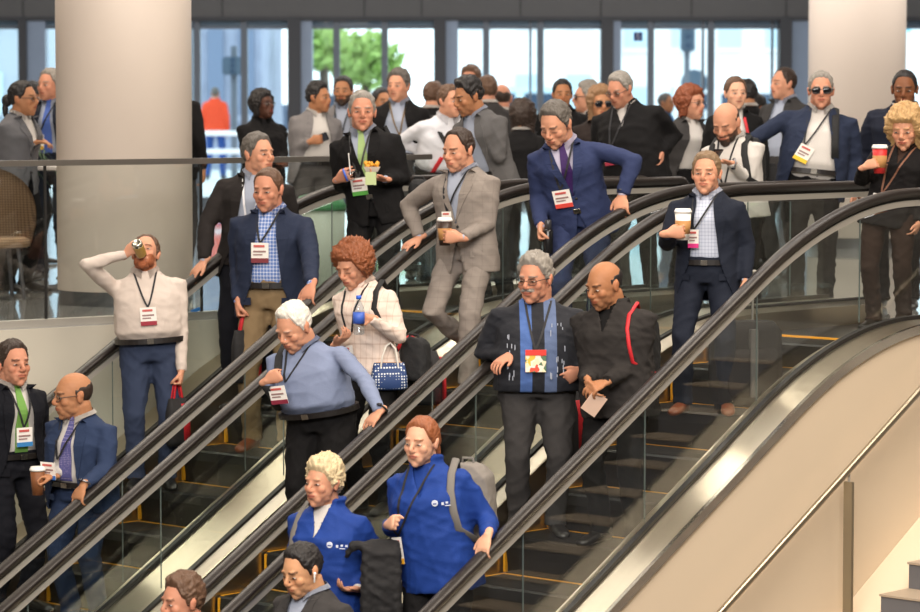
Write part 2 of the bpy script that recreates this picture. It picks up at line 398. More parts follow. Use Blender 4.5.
def signal(px, py, Y, w_, h_, label):
    c = at(px, py, Y); e = empty('traffic_signal', (c.x, Y, 0))
    obj('pole', bb(-.06, .06, -.06, .06, -.05, c.z+.4), framem, e); obj('housing', bb(-w_/2, w_/2, -.35, -.06, c.z-h_/2, c.z+h_/2, bev=.03), mat('signal_dark', srgb(70, 88, 105), .6), e)
    for k in range(3):
        bm = bmesh.new(); lathe(bm, (0, -.36, c.z+h_*(.3-.3*k)), [(h_*.11, -.03), (h_*.11, .03)], 16, Matrix.Rotation(PI/2, 3, 'X')); obj('lens', bm, carg, e)
    return tag(e, label, 'traffic signal')
signal(234, 66, 60, .42, .36, 'grey signal box on a pole outside above the orange jacket')
signal(687, 37, 64, .3, .62, 'dark hanging traffic signal outside the right hand doors')
c = at(694, 83, 66); e = empty('street_sign', (c.x, 66, 0)); obj('pole', bb(-.04, .04, -.04, .04, -.05, c.z), framem, e)
bm = bmesh.new(); lathe(bm, (0, -.06, c.z), [(.28, -.02), (.3, 0), (.28, .02)], 24, Matrix.Rotation(PI/2, 3, 'X')); obj('disc', bm, mat('signal_dark', (1, 1, 1)), e)
tag(e, 'round dark sign on a pole outside the right hand doors', 'sign')
e = empty('barricade', (at(255, 100, 58).x, 58, 0))
for z in (.55, .9): obj('board', bb(-1.7, 1.2, -.03, .03, z, z+.1, bev=.01), mat('barrier_white', srgb(240, 240, 240), .6), e)
for x in (-1.5, 0, 1.): obj('leg', bb(x-.03, x+.03, -.25, .25, -.02, 1.0), mat('barrier_orange', srgb(235, 90, 40), .6), e)
tag(e, 'white and orange street barricade outside beside the orange jacket', 'barrier')

# ================================================================ escalators
def sweep(path, sec, closed=True):
    """sweep cross-section [(q,n)] along path [(s,z)] of the escalator's own frame"""
    bm = bmesh.new(); rings = []
    for i, (s, z) in enumerate(path):
        a = path[max(0, i-1)]; b = path[min(len(path)-1, i+1)]
        ds, dz = b[0]-a[0], b[1]-a[1]; L = math.hypot(ds, dz); n = (-dz/L, ds/L)
        rings.append([bm.verts.new((s+n[0]*h, q, z+n[1]*h)) for q, h in sec])
    k = len(sec)
    for a, b in zip(rings, rings[1:]):
        for i in range(k if closed else k-1): bm.faces.new((a[i], b[i], b[(i+1) % k], a[(i+1) % k]))
    if closed: bm.faces.new(rings[0]); bm.faces.new(rings[-1][::-1])
    return bm
S0, S1 = -2.2, 8.4
def ss(a, b, fine=.1): return list(np.arange(a, -LB, .3))+list(np.arange(max(a, -LB), LB, fine))+list(np.arange(LB, b, .6))+[b] if a < -LB else list(np.arange(a, b, .3))+[b]
def prof(z, a=S0, b=S1): return [(s, z-drop(s)) for s in ss(a, b)]
rw, rh = .042, .042
sec_r = [(rw*math.cos(a), rh*.5+rh*.62*math.sin(a)) for a in np.linspace(-.5, PI+.5, 12)]+[(-rw*.7, -.012), (rw*.7, -.012)]
def glass_panels(parent, q, top, bot):
    # vertical joints spaced as in the photograph
    s_ref = rail_at(5, 645)[1]; s_ref2 = rail_at(5, 523)[1]; st = (s_ref2-s_ref)
    js = [s_ref+st*k for k in range(-6, 12)]; js = [S0+.05]+[j for j in js if S0+.3 < j < S1-.2]+[S1]
    for a, b in zip(js, js[1:]):
        bm = bmesh.new(); xs = [a+.002]+[x for x in np.arange(a+.1, b-.02, .1)]+[b-.002]; g = []
        for x in xs: g.append([bm.verts.new((x, q+dq, z-drop(x))) for dq, z in ((-.004, bot), (-.004, top), (.004, top), (.004, bot))])
        for u, v in zip(g, g[1:]):
            for i in range(4): bm.faces.new((u[i], v[i], v[(i+1) % 4], u[(i+1) % 4]))
        bm.faces.new(g[0]); bm.faces.new(g[-1][::-1])
        me = bpy.data.meshes.new('glass_panel'); bmesh.ops.recalc_face_normals(bm, faces=bm.faces[:])
        me.materials.append(GL)
        bm.to_mesh(me); bm.free(); o = link('glass_panel', me, None, parent)
        if b < S1: obj('glass_joint', bb(b-.0015, b+.0015, q-.0045, q+.0045, top-.72-drop(b)+.08, top-drop(b)), edge_m, o)
def make_escalator(q0, label):
    e = empty('escalator', (B0.x+PP.x*q0, B0.y+PP.y*q0, 0), ANG)
    tag(e, label, 'escalator', 'escalators running side by side')
    for q in (0, W):
        path = [(S0-.02, RZ-.12), (S0-.02, RZ-.03), (S0+.01, RZ-.005)]+prof(RZ, S0+.04)
        sec = [(q+a, b-rh*.5) for a, b in sec_r]
        obj('handrail', sweep(path, sec), rubber, e, True)
        bm = sweep([(p[0], p[1]) for p in prof(RZ-.062)], [(q-.006, .035), (q+.006, .035), (q+.006, 0), (q-.006, 0)]); obj('rail_web', bm, dark, e)
        bm = sweep([(p[0], p[1]) for p in prof(RZ-.060)], [(q-.015, -.030), (q+.015, -.030), (q+.015, .008), (q-.015, .008)]); obj('rail_profile', bm, alu, e)
        glass_panels(e, q, RZ-.1, RZ-HG-.06)
        bm = sweep(prof(RZ-HG), [(q-.02, -.05), (q+.02, -.05), (q+.02, .012), (q-.02, .012)]); obj('glass_clamp', bm, dark, e)
        # inner deck and skirt
        sg = 1 if q == 0 else -1
        zt = RZ-HG
        bm = sweep(prof(zt), [(q+sg*.022, -.004), (q+sg*.10, -.03), (q+sg*.112, -.03), (q+sg*.112, -.62), (q+sg*.105, -.62), (q+sg*.022, -.05)])
        obj('skirt', bm, steel, e)
    # steps
    k = -4
    while True:
        s = SA0+.4*k; z = min(0, ZA0-.231*k)
        if s > S1-.2: break
        q0_, q1_ = .125, W-.125; bm = bmesh.new()
        pr = [(s, z), (s+.385, z), (s+.4, z-.012)]+[(s+.4-.035*math.sin(t*PI/2)+.02, z-.012-.225*t) for t in (.25, .5, .75, 1)]+[(s, z-.235)]
        a = [bm.verts.new((x, q0_, y)) for x, y in pr]; b = [bm.verts.new((x, q1_, y)) for x, y in pr]; n = len(pr)
        bm.faces.new(a); bm.faces.new(b[::-1])
        for i in range(n):
            f = bm.faces.new((a[i], b[i], b[(i+1) % n], a[(i+1) % n])); f.material_index = 0 if i == 0 else 1
        # cleat ribs on the riser, grooves on the tread
        o = obj('step', bm, [tread_m, riser_m], e)
        bm = bmesh.new()
        bb(s+.002, s+.026, q0_, q1_, z, z+.004, bm)
        bb(s+.002, s+.385, q0_+.002, q0_+.022, z, z+.004, bm); bb(s+.002, s+.385, q1_-.022, q1_-.002, z, z+.004, bm)
        bb(s+.388, s+.41, q0_+.002, q0_+.019, z-.22, z-.01, bm)
        obj('yellow_edge', bm, yellow, o)
        bm = bmesh.new(); nr = 44
        for i in range(nr):
            qq = q0_+.035+(q1_-q0_-.07)*i/(nr-1)
            bb(s+.03, s+.38, qq-.006, qq+.006, z, z+.0035, bm)
        obj('cleats', bm, mat('cleat_grey', srgb(44, 41, 39), .5, .2), o)
        k += 1
    obj('comb_plate', bb(SA0-1.6-1.75, SA0-1.602, .1, W-.1, -.03, .003), black_plate, e)
    obj('comb_edge', bb(SA0-1.6-.06, SA0-1.603, .13, W-.13, .003, .009), yellow, e)
    return e
esc = make_escalator(0, 'farthest of the three escalators, beside the pale wall')
def copy_tree(o, parent=None):
    c = o.copy(); COL.objects.link(c); c.parent = parent
    for ch in list(o.children): copy_tree(ch, c)
    return c
for i, lb in ((1, 'middle escalator of the three, between two metal decks'), (2, 'nearest of the three escalators, beside the wide beige wall')):
    c = copy_tree(esc); q = i*(W+G); c.location = (B0.x+PP.x*q, B0.y+PP.y*q, 0); c['label'] = lb
def in_frame(name, bm, m, kind='structure', smooth=False):
    o = obj(name, bm, m, None, smooth); o.location = (B0.x, B0.y, 0); o.rotation_euler = (0, 0, ANG)
    if kind: o['kind'] = kind
    return o
ZD = RZ-HG
for i in (0, 1):
    q = i*(W+G)+W
    in_frame('trim_5', sweep(prof(ZD-.012), [(q+.022, 0), (q+G-.022, 0), (q+G-.022, -.02), (q+.022, -.02)]), steel)
QN = 2*(W+G)+W
in_frame('trim_6', sweep(prof(ZD-.012, -3.6), [(QN+.022, 0), (QN+.235, 0), (QN+.235, -.03), (QN+.022, -.03)]), steel)
in_frame('trim_7', sweep(prof(ZD-.012, -3.6), [(QN+.235, .006), (QN+.262, .006), (QN+.262, -.05), (QN+.235, -.05)]), steel2)
in_frame('trim_8', sweep(prof(ZD-.012), [(-.24, 0), (-.022, 0), (-.022, -.02), (-.24, -.02)]), steel)
def clad(q, th, a=S0, zb=-6):
    bm = bmesh.new(); g = []
    for x, z in prof(ZD-.05, a): g.append([bm.verts.new((x, q, z)), bm.verts.new((x, q+th, z)), bm.verts.new((x, q+th, zb)), bm.verts.new((x, q, zb))])
    for u, v in zip(g, g[1:]):
        for i in range(4): bm.faces.new((u[i], v[i], v[(i+1) % 4], u[(i+1) % 4]))
    bm.faces.new(g[0]); bm.faces.new(g[-1][::-1]); return bm
in_frame('wall_near', clad(QN+.05, .195, -3.6), beige)
in_frame('wall_far', clad(-.22, .19), beige)
# side floor strips so that no gap shows at the landing
in_frame('floor_landing', bb(-3.6, SA0-1.6, -.5, QN+.03, -.3, -.031), stone)

# ---------------------------------------------------------------- glass guardrail of the upper floor
GH = 1.115
g = empty('glass_guardrail', GB, 0)
tag(g, 'glass guardrail with flat steel top rail in front of the big white column', 'railing')
def strip(name, A_, B_, w_, z0, z1, m, off=.09, par=None):
    d_ = (B_-A_).normalized(); n_ = V(-d_.y, d_.x, 0); bm = bmesh.new()
    box(bm, (A_+B_)/2-GB+n_*off+V(0, 0, (z0+z1)/2), ((B_-A_).length, w_, z1-z0), math.atan2(d_.y, d_.x)); return obj(name, bm, m, par or g)
def on_line(px, A_, B_):
    lo, hi = 0., 1.
    for _ in range(40):
        m = (lo+hi)/2; P = A_+(B_-A_)*m
        if proj((P.x, P.y, .5))[0] < px: lo = m
        else: hi = m
    return A_+(B_-A_)*m
for A_, B_, cuts in ((GA, GB, (-90, 52, 208)), (GB, GC, (365,))):
    strip('top_rail', A_, B_, .06, GH-.02, GH+.02, mat('satin_rail', srgb(150, 146, 140), .35, .85))
    strip('base_channel', A_, B_, .08, 0, .045, alu)
    P_ = [A_]+[on_line(c, A_, B_) for c in cuts]+[B_]
    for a_, b_ in zip(P_, P_[1:]):
        d_ = (b_-a_).normalized()*.008; strip('glass_panel', a_+d_, b_-d_, .014, .03, GH-.02, GL)
    for a_ in P_[1:-1]:
        d_ = (B_-A_).normalized()*.008; strip('joint_seal', a_-d_, a_+d_, .016, .045, GH-.02, dark)
# ---------------------------------------------------------------- stair at the right
def on_q(px, py, q):                        # point of the vertical plane q that shows at the pixel
    lo, hi = -6., 14.
    for _ in range(60):
        m = (lo+hi)/2; D = EP(m, q).y; P = at(px, py, D)
        if P.x < EP(m, q).x: lo = m
        else: hi = m
    return m, P.z
qs = QN+.6
sA, zA = on_q(881, 594, qs); sB, zB = on_q(909, 562, qs)
ds, dz = sA-sB, zB-zA
stair = empty('staircase', (B0.x, B0.y, 0), ANG); tag(stair, 'grey stair steps climbing at the lower right corner beside the beige wall', 'stairs')
stm = mat('stair_grey', srgb(98, 98, 102), .6, var=.06); stb = mat('stair_top', srgb(165, 150, 132), .5)
for k in range(-9, 12):
    s = sA+ds*k; z = zA-dz*k
    if z > -.02: continue
    st_ = obj('stair_step', bb(s-ds-.02, s, qs, qs+1.7, z-dz-.02, z-.012), stm, stair)
    obj('tread_slab', bb(s-ds-.02, s+.012, qs-.005, qs+1.7, z-.012, z), stb, st_)
s1_, z1_ = on_q(845, 610, QN+.262); s2_, z2_ = on_q(920, 519, QN+.262); sl = (z1_-z2_)/(s1_-s2_)
bm = bmesh.new(); v = []
for s in (-1.0, 6.5):
    zt = z1_+sl*(s-s1_); v.append([bm.verts.new((s, QN+.247, zt)), bm.verts.new((s, qs, zt)), bm.verts.new((s, qs, zt-1.4)), bm.verts.new((s, QN+.247, zt-1.4))])
for i in range(4): bm.faces.new((v[0][i], v[1][i], v[1][(i+1) % 4], v[0][(i+1) % 4]))
bm.faces.new(v[0]); bm.faces.new(v[1][::-1])
in_frame('baseboard_stair', bm, mat('stringer_paint', srgb(214, 196, 172), .7))
qh = QN+.4
h1, y1 = on_q(721, 612, qh); h2, y2 = on_q(906, 406, qh); hsl = (y1-y2)/(h1-h2)
hr = empty('stair_handrail', (B0.x, B0.y, 0), ANG); tag(hr, 'slim steel stair handrail on a flat post crossing the beige wall', 'railing')
bm = bmesh.new(); za = lambda s: y1+hsl*(s-h1)
tube(bm, [(s, qh, za(s)) for s in np.linspace(h2-1.6, h1+1.5, 12)], .022, 16); obj('rail_tube', bm, mat('satin_tube', srgb(170, 158, 138), .3, .9), hr, True)
ph, pz = on_q(849, 480, qh)
for dk in (0, 3.2):
    s = ph+dk; b_ = obj('post', bb(s-.012, s+.012, qh-.032, qh+.032, za(s)-1.15, za(s)-.075, bev=.003), mat('post_steel', srgb(158, 148, 128), .4, .8), hr)
    bm = bmesh.new(); cyl(bm, (s, qh, 0), .008, za(s)-.08, za(s)-.01, 10); obj('pin', bm, alu, b_)
# ================================================================ people
UP = V(0, 0, 1)
def head_prims(bm, M, fem=0, jaw=1., ears=True):
    """M: head frame -> target frame. The face looks along -Y, the chin is at z=-.117, the crown at z=+.117"""
    R = M.to_3x3(); sc = R.col[0].length; Rn = R.normalized() if hasattr(R, 'normalized') else R
    def E_(c, r, rot=None, sub=3):
        m = R @ (rot if rot is not None else Matrix.Identity(3)); ell(bm, M @ Vector(c), r, m, sub)
    def T_(pts, rad, n=10): tube(bm, [M @ Vector(p) for p in pts], [(a*sc, b*sc) if isinstance(a, float) else a*sc for a, b in [(r, r) if not isinstance(r, tuple) else r for r in rad]], n, R.col[0])
    E_((0, .014, .030), (.074, .094, .087)); E_((0, -.012, .012), (.069, .078, .086))
    E_((0, -.022, -.030), (.056*jaw, .066, .070)); E_((0, -.030, -.072), (.038*jaw, .050, .038))
    E_((0, -.068, -.098), (.021*jaw, .018, .018)); E_((0, -.045, -.088), (.036*jaw, .036, .026))
    for s in (-1, 1):
        E_((s*.040, -.058, -.022), (.024, .024, .026)); E_((s*.036*jaw, -.018, -.064), (.020, .036, .026))
        E_((s*.026, -.080, .026), (.022, .012, .008))
        if ears: E_((s*.076, .012, -.006), (.009, .020, .032), Matrix.Rotation(s*.28, 3, 'Z') @ Matrix.Rotation(-.15, 3, 'X'))
        if ears: E_((s*.081, .020, .008), (.008, .013, .020), Matrix.Rotation(s*.5, 3, 'Z'))
        E_((s*.011, -.097, -.030), (.009, .010, .008), sub=2)
        E_((s*.031, -.071, .001), (.018, .013, .012), sub=2)
    for s in (-1, 1):
        E_((s*.036, -.046, -.045), (.021, .030, .032)); E_((s*.020, -.064, -.072), (.022, .022, .024)); E_((s*.048, -.020, -.030), (.016, .034, .036))
    tube(bm, [M @ V(0, -.080, .022), M @ V(0, -.094, .0), M @ V(0, -.106, -.020), M @ V(0, -.103, -.030)], [.008*sc, .0095*sc, .013*sc, .011*sc], 10)
    E_((0, -.088, -.050), (.026, .012, .0075), sub=2); E_((0, -.086, -.062), (.022, .012, .009), sub=2); E_((0, -.077, -.055), (.034, .018, .020))
HEAD_BM = bmesh.new(); head_prims(HEAD_BM, Matrix(), ears=False); HEAD_ME = remesh(HEAD_BM, .005, 3); HEAD_BVH = bvh_of(HEAD_ME)
def head_r(d):
    h = HEAD_BVH.ray_cast(d*.4, -d)
    return (h[0]).length if h[0] is not None else .09
def sstep(a, b, x):
    t = min(1, max(0, (x-a)/(b-a))); return t*t*(3-2*t)
def hair_mesh(style, seed=0):
    st = dict(t=.009, top=.016, front=52, side=14, ear=-18, back=-38, n=.004, ns=26, long=0, bald=0, part=0, curl=0)
    P = dict(short={}, buzz=dict(t=.007, top=.008, n=.0015), crew=dict(t=.010, top=.022, n=.004), thick=dict(t=.012, top=.026, n=.006, back=-42, front=50),
             slick=dict(t=.009, top=.03, n=.004, front=50), recede=dict(t=.010, top=.012, front=63, side=22), thin=dict(t=.009, top=.009, front=60, side=22, n=.002),
             ring=dict(t=.003, top=0, bald=1, n=.001), bob=dict(t=.026, top=.028, front=38, side=-20, ear=-58, back=-72, long=1, n=.006),
             pixie=dict(t=.016, top=.032, front=40, side=6, ear=-22, back=-50, n=.009, ns=30), curly=dict(t=.032, top=.036, front=40, side=-8, ear=-44, back=-60, n=.013, ns=26, curl=1),
             bigcurl=dict(t=.040, top=.036, front=36, side=-22, ear=-62, back=-78, n=.011, ns=18, curl=1, long=1), afro=dict(t=.034, top=.038, front=34, side=-8, ear=-35, back=-55, n=.007, ns=40),
             tied=dict(t=.009, top=.014, front=52, side=10, ear=-10, back=-40, n=.003), long=dict(t=.026, top=.026, front=40, side=-25, ear=-66, back=-80, long=1, n=.007))[style]
    st.update(P); NU, NV = (120, 72); bm = bmesh.new(); rows = []
    for j in range(NV+1):
        el = math.radians(-89+178*j/NV); row = []
        for i in range(NU):
            az = 2*PI*i/NU-PI; d = V(math.sin(az)*math.cos(el), -math.cos(az)*math.cos(el), math.sin(el)); A = abs(math.degrees(az)); e = math.degrees(el)
            r = head_r(d)
            if A < 42: line = st['front']-(A/42)**2*4*(1 if not st['bald'] else 1)
            elif A < 68: line = st['front']-4+(st['side']-st['front']+4)*sstep(42, 68, A)
            elif A < 84: line = st['side']+(st['ear']-st['side'])*sstep(68, 84, A)
            elif A < 110: line = st['ear']+(0 if st['long'] else 14*math.sin((A-84)/26*PI))
            else: line = st['ear']+(st['back']-st['ear'])*sstep(110, 140, A)
            line += 2.5*noise.noise(d*9+V(seed, 0, 0))
            k = sstep(line-3, line+(14 if not st['curl'] and not st['bald'] else 7), e)
            if st['bald']:
                k *= 1-sstep(26, 36, e+8*noise.noise(d*4)); k *= sstep(70, 86, A)
            th = st['t']+(st['top']-st['t'])*sstep(20, 70, e)
            q = d*st['ns']; q = V(q.x, q.y*.55, q.z*.55) if not st['curl'] else q
            nz = noise.noise(q+V(seed*3.1, 0, 0))
            if st['curl']: nz = abs(nz)*2.2-.4+.5*noise.noise(q*2.3)
            th += .45*st['top']*noise.noise(d*5+V(seed*1.7, 3, 0))*k+st['n']*nz+st['n']*.5*noise.noise(d*60)
            rr = r+th
            if st['long'] and e < 0 and A > 62: rr = max(rr, (.086+.012*noise.noise(d*12))/max(.45, math.cos(el)) if e > -62 else 0)
            rr = (r-.012)+(rr-r+.012)*k
            row.append(bm.verts.new(d*rr))
        rows.append(row)
    for a, b in zip(rows, rows[1:]):
        for i in range(NU): bm.faces.new((a[i], a[(i+1) % NU], b[(i+1) % NU], b[i]))
    bm.faces.new(rows[0][::-1]); bm.faces.new(rows[-1])
    if style == 'tied': ell(bm, (0, .125, -.01), (.035, .04, .045)); ell(bm, (0, .14, -.07), (.022, .022, .06))
    me = bpy.data.meshes.new('hair'); bmesh.ops.recalc_face_normals(bm, faces=bm.faces[:]); bm.to_mesh(me); bm.free(); me.shade_smooth(); return me
SKINM = bpy.data.materials.new('skin'); SKINM.use_nodes = True
_b = SKINM.node_tree.nodes['Principled BSDF']; _a = SKINM.node_tree.nodes.new('ShaderNodeAttribute'); _a.attribute_name = 'Col'
SKINM.node_tree.links.new(_a.outputs['Color'], _b.inputs['Base Color']); _b.inputs['Roughness'].default_value = .55; _b.inputs['Specular IOR Level'].default_value = .25
_b.inputs['Subsurface Weight'].default_value = .08; _b.inputs['Subsurface Radius'].default_value = (.01, .004, .002)
SK = dict(fair=srgb(216, 166, 138), pink=srgb(204, 148, 120), red=srgb(196, 138, 112), tan=srgb(178, 126, 92), olive=srgb(170, 118, 84), brown=srgb(122, 78, 52), dark=srgb(84, 54, 42), asian=srgb(206, 154, 116))
HC = dict(black=srgb(28, 24, 24), dkbrown=srgb(52, 38, 30), brown=srgb(92, 66, 48), ltbrown=srgb(140, 106, 74), grey=srgb(138, 132, 124), dkgrey=srgb(92, 86, 80), white=srgb(226, 220, 210), blond=srgb(186, 150, 102), ash=srgb(206, 186, 148),
          red=srgb(140, 80, 46), auburn=srgb(128, 66, 36), ginger=srgb(150, 84, 50), sand=srgb(122, 98, 72))
def mix3(a, b, t): return [a[i]*(1-t)+b[i]*t for i in range(3)]
def ik(a, t, l1, l2, pole):
    d = t-a; L = d.length; st = min(1.16, max(1., L/((l1+l2)*.985))); l1 *= st; l2 *= st; mx = (l1+l2)*.995
    if L > mx: t = a+d*(mx/L); d = t-a; L = mx
    L = max(L, abs(l1-l2)+.02); x = (l1*l1-l2*l2+L*L)/(2*L); h = math.sqrt(max(0, l1*l1-x*x)); u = d.normalized()
    p = pole-u*pole.dot(u)
    if p.length < 1e-4: p = u.orthogonal()
    return a+u*x+p.normalized()*h, t
def hand(bm, w, d, n, side, kind, k):
    """w wrist, d along the fingers, n out of the palm, side = +1 right / -1 left hand"""
    d = d.normalized(); n = (n-d*n.dot(d)).normalized(); th = d.cross(n)*side           # towards the thumb
    P = lambda a, b, c: w+(d*a+th*b+n*c)*k
    tube(bm, [P(-.03, 0, 0), P(.02, 0, 0), P(.05, 0, .002), P(.082, 0, .004)], [(.024*k, .021*k), (.031*k, .017*k), (.044*k, .016*k), (.044*k, .012*k)], 14, th)
    curls = dict(flat=(12, 14, 10), grip=(52, 55, 38), relax=(28, 32, 22), fist=(80, 88, 60), pinch=(45, 40, 25), rail=(14, 26, 22))[kind]
    for i, (b, L) in enumerate(((.036, .074), (.0125, .083), (-.0120, .077), (-.0360, .062))):
        p = P(.078, b, .004); a = 0; pts = [P(.05, b*.9, .003), p]; sp = (b*.9 if kind in ('flat', 'rail', 'relax') else b*.25)
        cv = [c*(1+.12*i) for c in curls] if kind != 'flat' else curls
        if kind == 'pinch' and i > 1: cv = (70, 70, 50)
        for c, f in zip(cv, (.44, .30, .26)):
            a += math.radians(c); v = d*math.cos(a)+n*math.sin(a)+th*sp*1.6*(math.cos(a)); p = p+v.normalized()*L*f*k; pts.append(p)
        tube(bm, pts, [.0090*k, .0087*k, .0080*k, .0075*k, .0068*k], 8)
    if kind in ('grip', 'pinch', 'fist'): pts = [P(.015, .022, .004), P(.040, .042, .018), P(.062, .042, .042), P(.080, .030, .056)]
    else: pts = [P(.012, .022, .002), P(.035, .045, .008), P(.060, .060, .016), P(.083, .064, .020)]
    tube(bm, pts, [.014*k, .0125*k, .0105*k, .0085*k], 8)
def strip_mesh(L, R, th=.004):
    """a thin band between two polylines, thickness along -Y"""
    bm = bmesh.new(); g = [[bm.verts.new(p) for p in (l, r, r+V(0, th, 0), l+V(0, th, 0))] for l, r in zip(L, R)]
    for u, v in zip(g, g[1:]):
        for i in range(4): bm.faces.new((u[i], v[i], v[(i+1) % 4], u[(i+1) % 4]))
    bm.faces.new(g[0]); bm.faces.new(g[-1][::-1]); return bm
PEOPLE = {}
badge_w = mat('badge_card', srgb(236, 232, 226), .5); badge_t = mat('badge_ink', srgb(150, 120, 118), .6)
def person(key, label, base, ztop, face=0., skin='fair', hair=('short', 'brown'), head_h=.245, hyaw=None, hpitch=0., hroll=0., fat=0., fem=0,
           top='jacket', jcol=None, scol=None, tcol=None, shoe=None, tie=None, badge=None, lean=0., side=0., twist=0., RH=('down',), LH=('down',), open_=None, beard=0., bcol=None, stub=0,
           glasses=None, fine=True, belt=None, wide=1., legs=None, vox=None, look=0, eyes=True, group=None, hem=.80, smile=0, neck=None, poleR=None, poleL=None, hx=None):
    base = Vector(base); H = ztop-base.z
    if hyaw is None: hyaw = face
    kh = head_h/.235
    chin = H-head_h*math.cos(hpitch*.6); kb = chin/1.478
    kb = kb/max(.8, math.cos(lean)*.35+.65)
    wx = min(1.26, max(1., 1.03+.8*(kh/kb-1)))
    Rz = Matrix.Rotation(-face, 3, 'Z'); def_k = V(1/(kb*wx), 1/(kb*wx), 1/kb); toL = lambda p: (lambda q: V(q.x*def_k.x, q.y*def_k.y, q.z*def_k.z))(Rz @ (Vector(p)-base))                 # world -> body units
    HIP = V(0, 0, .95)
    if hx is not None:                       # the head stands off to one side of the feet
        dl = Rz @ V(at(hx, 100, base.y).x-base.x, 0, 0)/(.66*kb)
        side += math.asin(max(-.5, min(.5, dl.x))); lean += -math.asin(max(-.5, min(.5, dl.y)))
    # upper-body transform (body units): lean forward turns about the hips
    Ru = Matrix.Rotation(twist, 3, 'Z') @ Matrix.Rotation(side, 3, 'Y') @ Matrix.Rotation(lean, 3, 'X')
    upM = Matrix.Translation(HIP) @ Ru.to_4x4() @ Matrix.Translation(-HIP); inv = upM.inverted()
    K = Matrix.Diagonal((kb*wx, kb*wx, kb, 1)); FIN = K @ upM
    vx = vox or (.0056 if fine else .010); vc = .011 if fine else .015
    # arms
    sw = (.166 if not fem else .150)*wide+fat*.35; arms = {}; out = {}
    for nm, sx, spec in (('R', -1, RH), ('L', 1, LH)):
        sh = V(sx*sw, .008, 1.366); kind = spec[0]; pole = V(sx*.18, .9, -.5); l1, l2 = .272, .245
        d = n = None; hk = 'relax'
        if kind == 'down':
            w = V(sx*(sw+.06+fat*.5), -.03, .875); d = V(0, -.25, -1); n = V(-sx, .1, 0); pole = V(sx*.3, 1, 0)
        elif kind == 'at':                    # explicit local wrist (body units), direction, palm normal, finger pose
            w = inv @ Vector(spec[1]); d = Vector(spec[2]); n = Vector(spec[3]); hk = spec[4] if len(spec) > 4 else 'grip'
            d = Ru.inverted() @ d; n = Ru.inverted() @ n
        elif kind == 'px':                    # ('px', x, y, towards camera, dir, normal, pose): palm centre
            cpt = at(spec[1], spec[2], base.y-spec[3]); d = Rz @ Vector(spec[4]); n = Rz @ Vector(spec[5]); hk = spec[6] if len(spec) > 6 else 'grip'
            d.normalize(); n = (n-d*n.dot(d)).normalized()
            w = inv @ (toL(cpt)-d*.07); d = Ru.inverted() @ d; n = Ru.inverted() @ n
        elif kind == 'rail':
            P_, s_ = rail_at(spec[1], spec[2]); hk = 'rail'
            dd = Vector(spec[3]) if len(spec) > 3 else (T*.75+V(0, 0, -.5)); nn = V(0, 0, -1)-T*.35
            d = (Rz @ dd).normalized(); n = Rz @ nn; n = (n-d*n.dot(d)).normalized()
            w = inv @ (toL(P_+V(0, 0, .022))-n*.016-d*.075); d = Ru.inverted() @ d; n = Ru.inverted() @ n
        pl = poleR if sx < 0 else poleL
        if pl is not None: pole = Vector(pl)
        el, w = ik(sh, w, l1, l2, pole); arms[nm] = (sh, el, w, d, n, hk, sx)
        gp = w+(d.normalized()*.078+n.normalized()*(.042))
        out[nm] = base+Rz.transposed() @ ((FIN @ gp)); out[nm+'w'] = base+Rz.transposed() @ (FIN @ w)
        out[nm+'d'] = Rz.transposed() @ (Ru @ d.normalized()); out[nm+'n'] = Rz.transposed() @ (Ru @ n.normalized())
    # head frame in upper units
    neck_t = V(0, -.006, 1.463)
    hm = Matrix.Rotation(hyaw-face, 3, 'Z') @ Matrix.Rotation(hroll, 3, 'Y') @ Matrix.Rotation(hpitch, 3, 'X')      # hpitch>0 looks down
    npos = K @ (upM @ neck_t); kk = kh/kb
    hc = npos+(hm @ V(0, -.016, .088))*kh+V(0, -.012, .018)*kb
    HF = Matrix.Translation(hc) @ hm.to_4x4() @ Matrix.Diagonal((kh, kh, kh, 1))      # head -> person
    HM = K.inverted() @ HF; HU = inv @ HM                                             # head -> upper-body frame
    # ---- skin body
    bm = bmesh.new(); head_prims(bm, HU, fem, (1.07 if not fem else .95)+fat*1.2)
    nr = (.052 if fem else .060)*(1+fat*1.2)*.5*(1+kk)
    hb = HU @ V(0, .022, -.045)
    tube(bm, [V(0, .015, 1.38), V(0, .012, 1.43), hb*.5+V(0, .010, 1.43)*.5, hb], [nr*1.25, nr*1.05, nr, nr*.98], 16)
    Z = V(1, 0, 0); Y_ = V(0, 1, 0)
    loft(bm, [(V(0, .0, z), Z, Y_, a, b) for z, a, b in ((.88, .12, .08), (1.05, .12+fat*.5, .08+fat*.4), (1.25, .14, .085), (1.38, .13, .075), (1.43, .06, .05))], 20)
    for nm, (sh, el, w, d, n, hk, sx) in arms.items():
        tube(bm, [sh*.55+V(0, 0, 1.37)*.45, sh, sh*.5+el*.5, el, el*.45+w*.55, w], [.05, .045, .040, .036, .034, .023], 12)
        hand(bm, w, d, n, -sx, hk, 1.0 if not fem else .92)
    # legs
    lg = legs or {}
    stance = lg.get('w', .095)
    feet = {}; hz = .93
    for sx in (-1, 1):
        f = Vector(lg.get('R' if sx < 0 else 'L', (sx*stance, -.02, 0))); ank = f+V(0, .03, .09)
        hp = V(sx*.085, 0, hz); kn, ank = ik(hp, ank, .44, .425, V(sx*.12, -1, .1)); feet[sx] = (hp, kn, ank, f)
        tube(bm, [inv @ V(sx*.06, 0, .95), inv @ hp, inv @ kn, inv @ ank, inv @ (ank-V(0, .0, .03))], [.07, .065, .045, .034, .034], 12)
    me = remesh(bm, vx, 3 if fine else 2)
    # colour by place on the head
    HUi = HU.inverted(); co = getco(me); A = np.array(HUi); lc = co @ A[:3, :3].T+A[:3, 3]
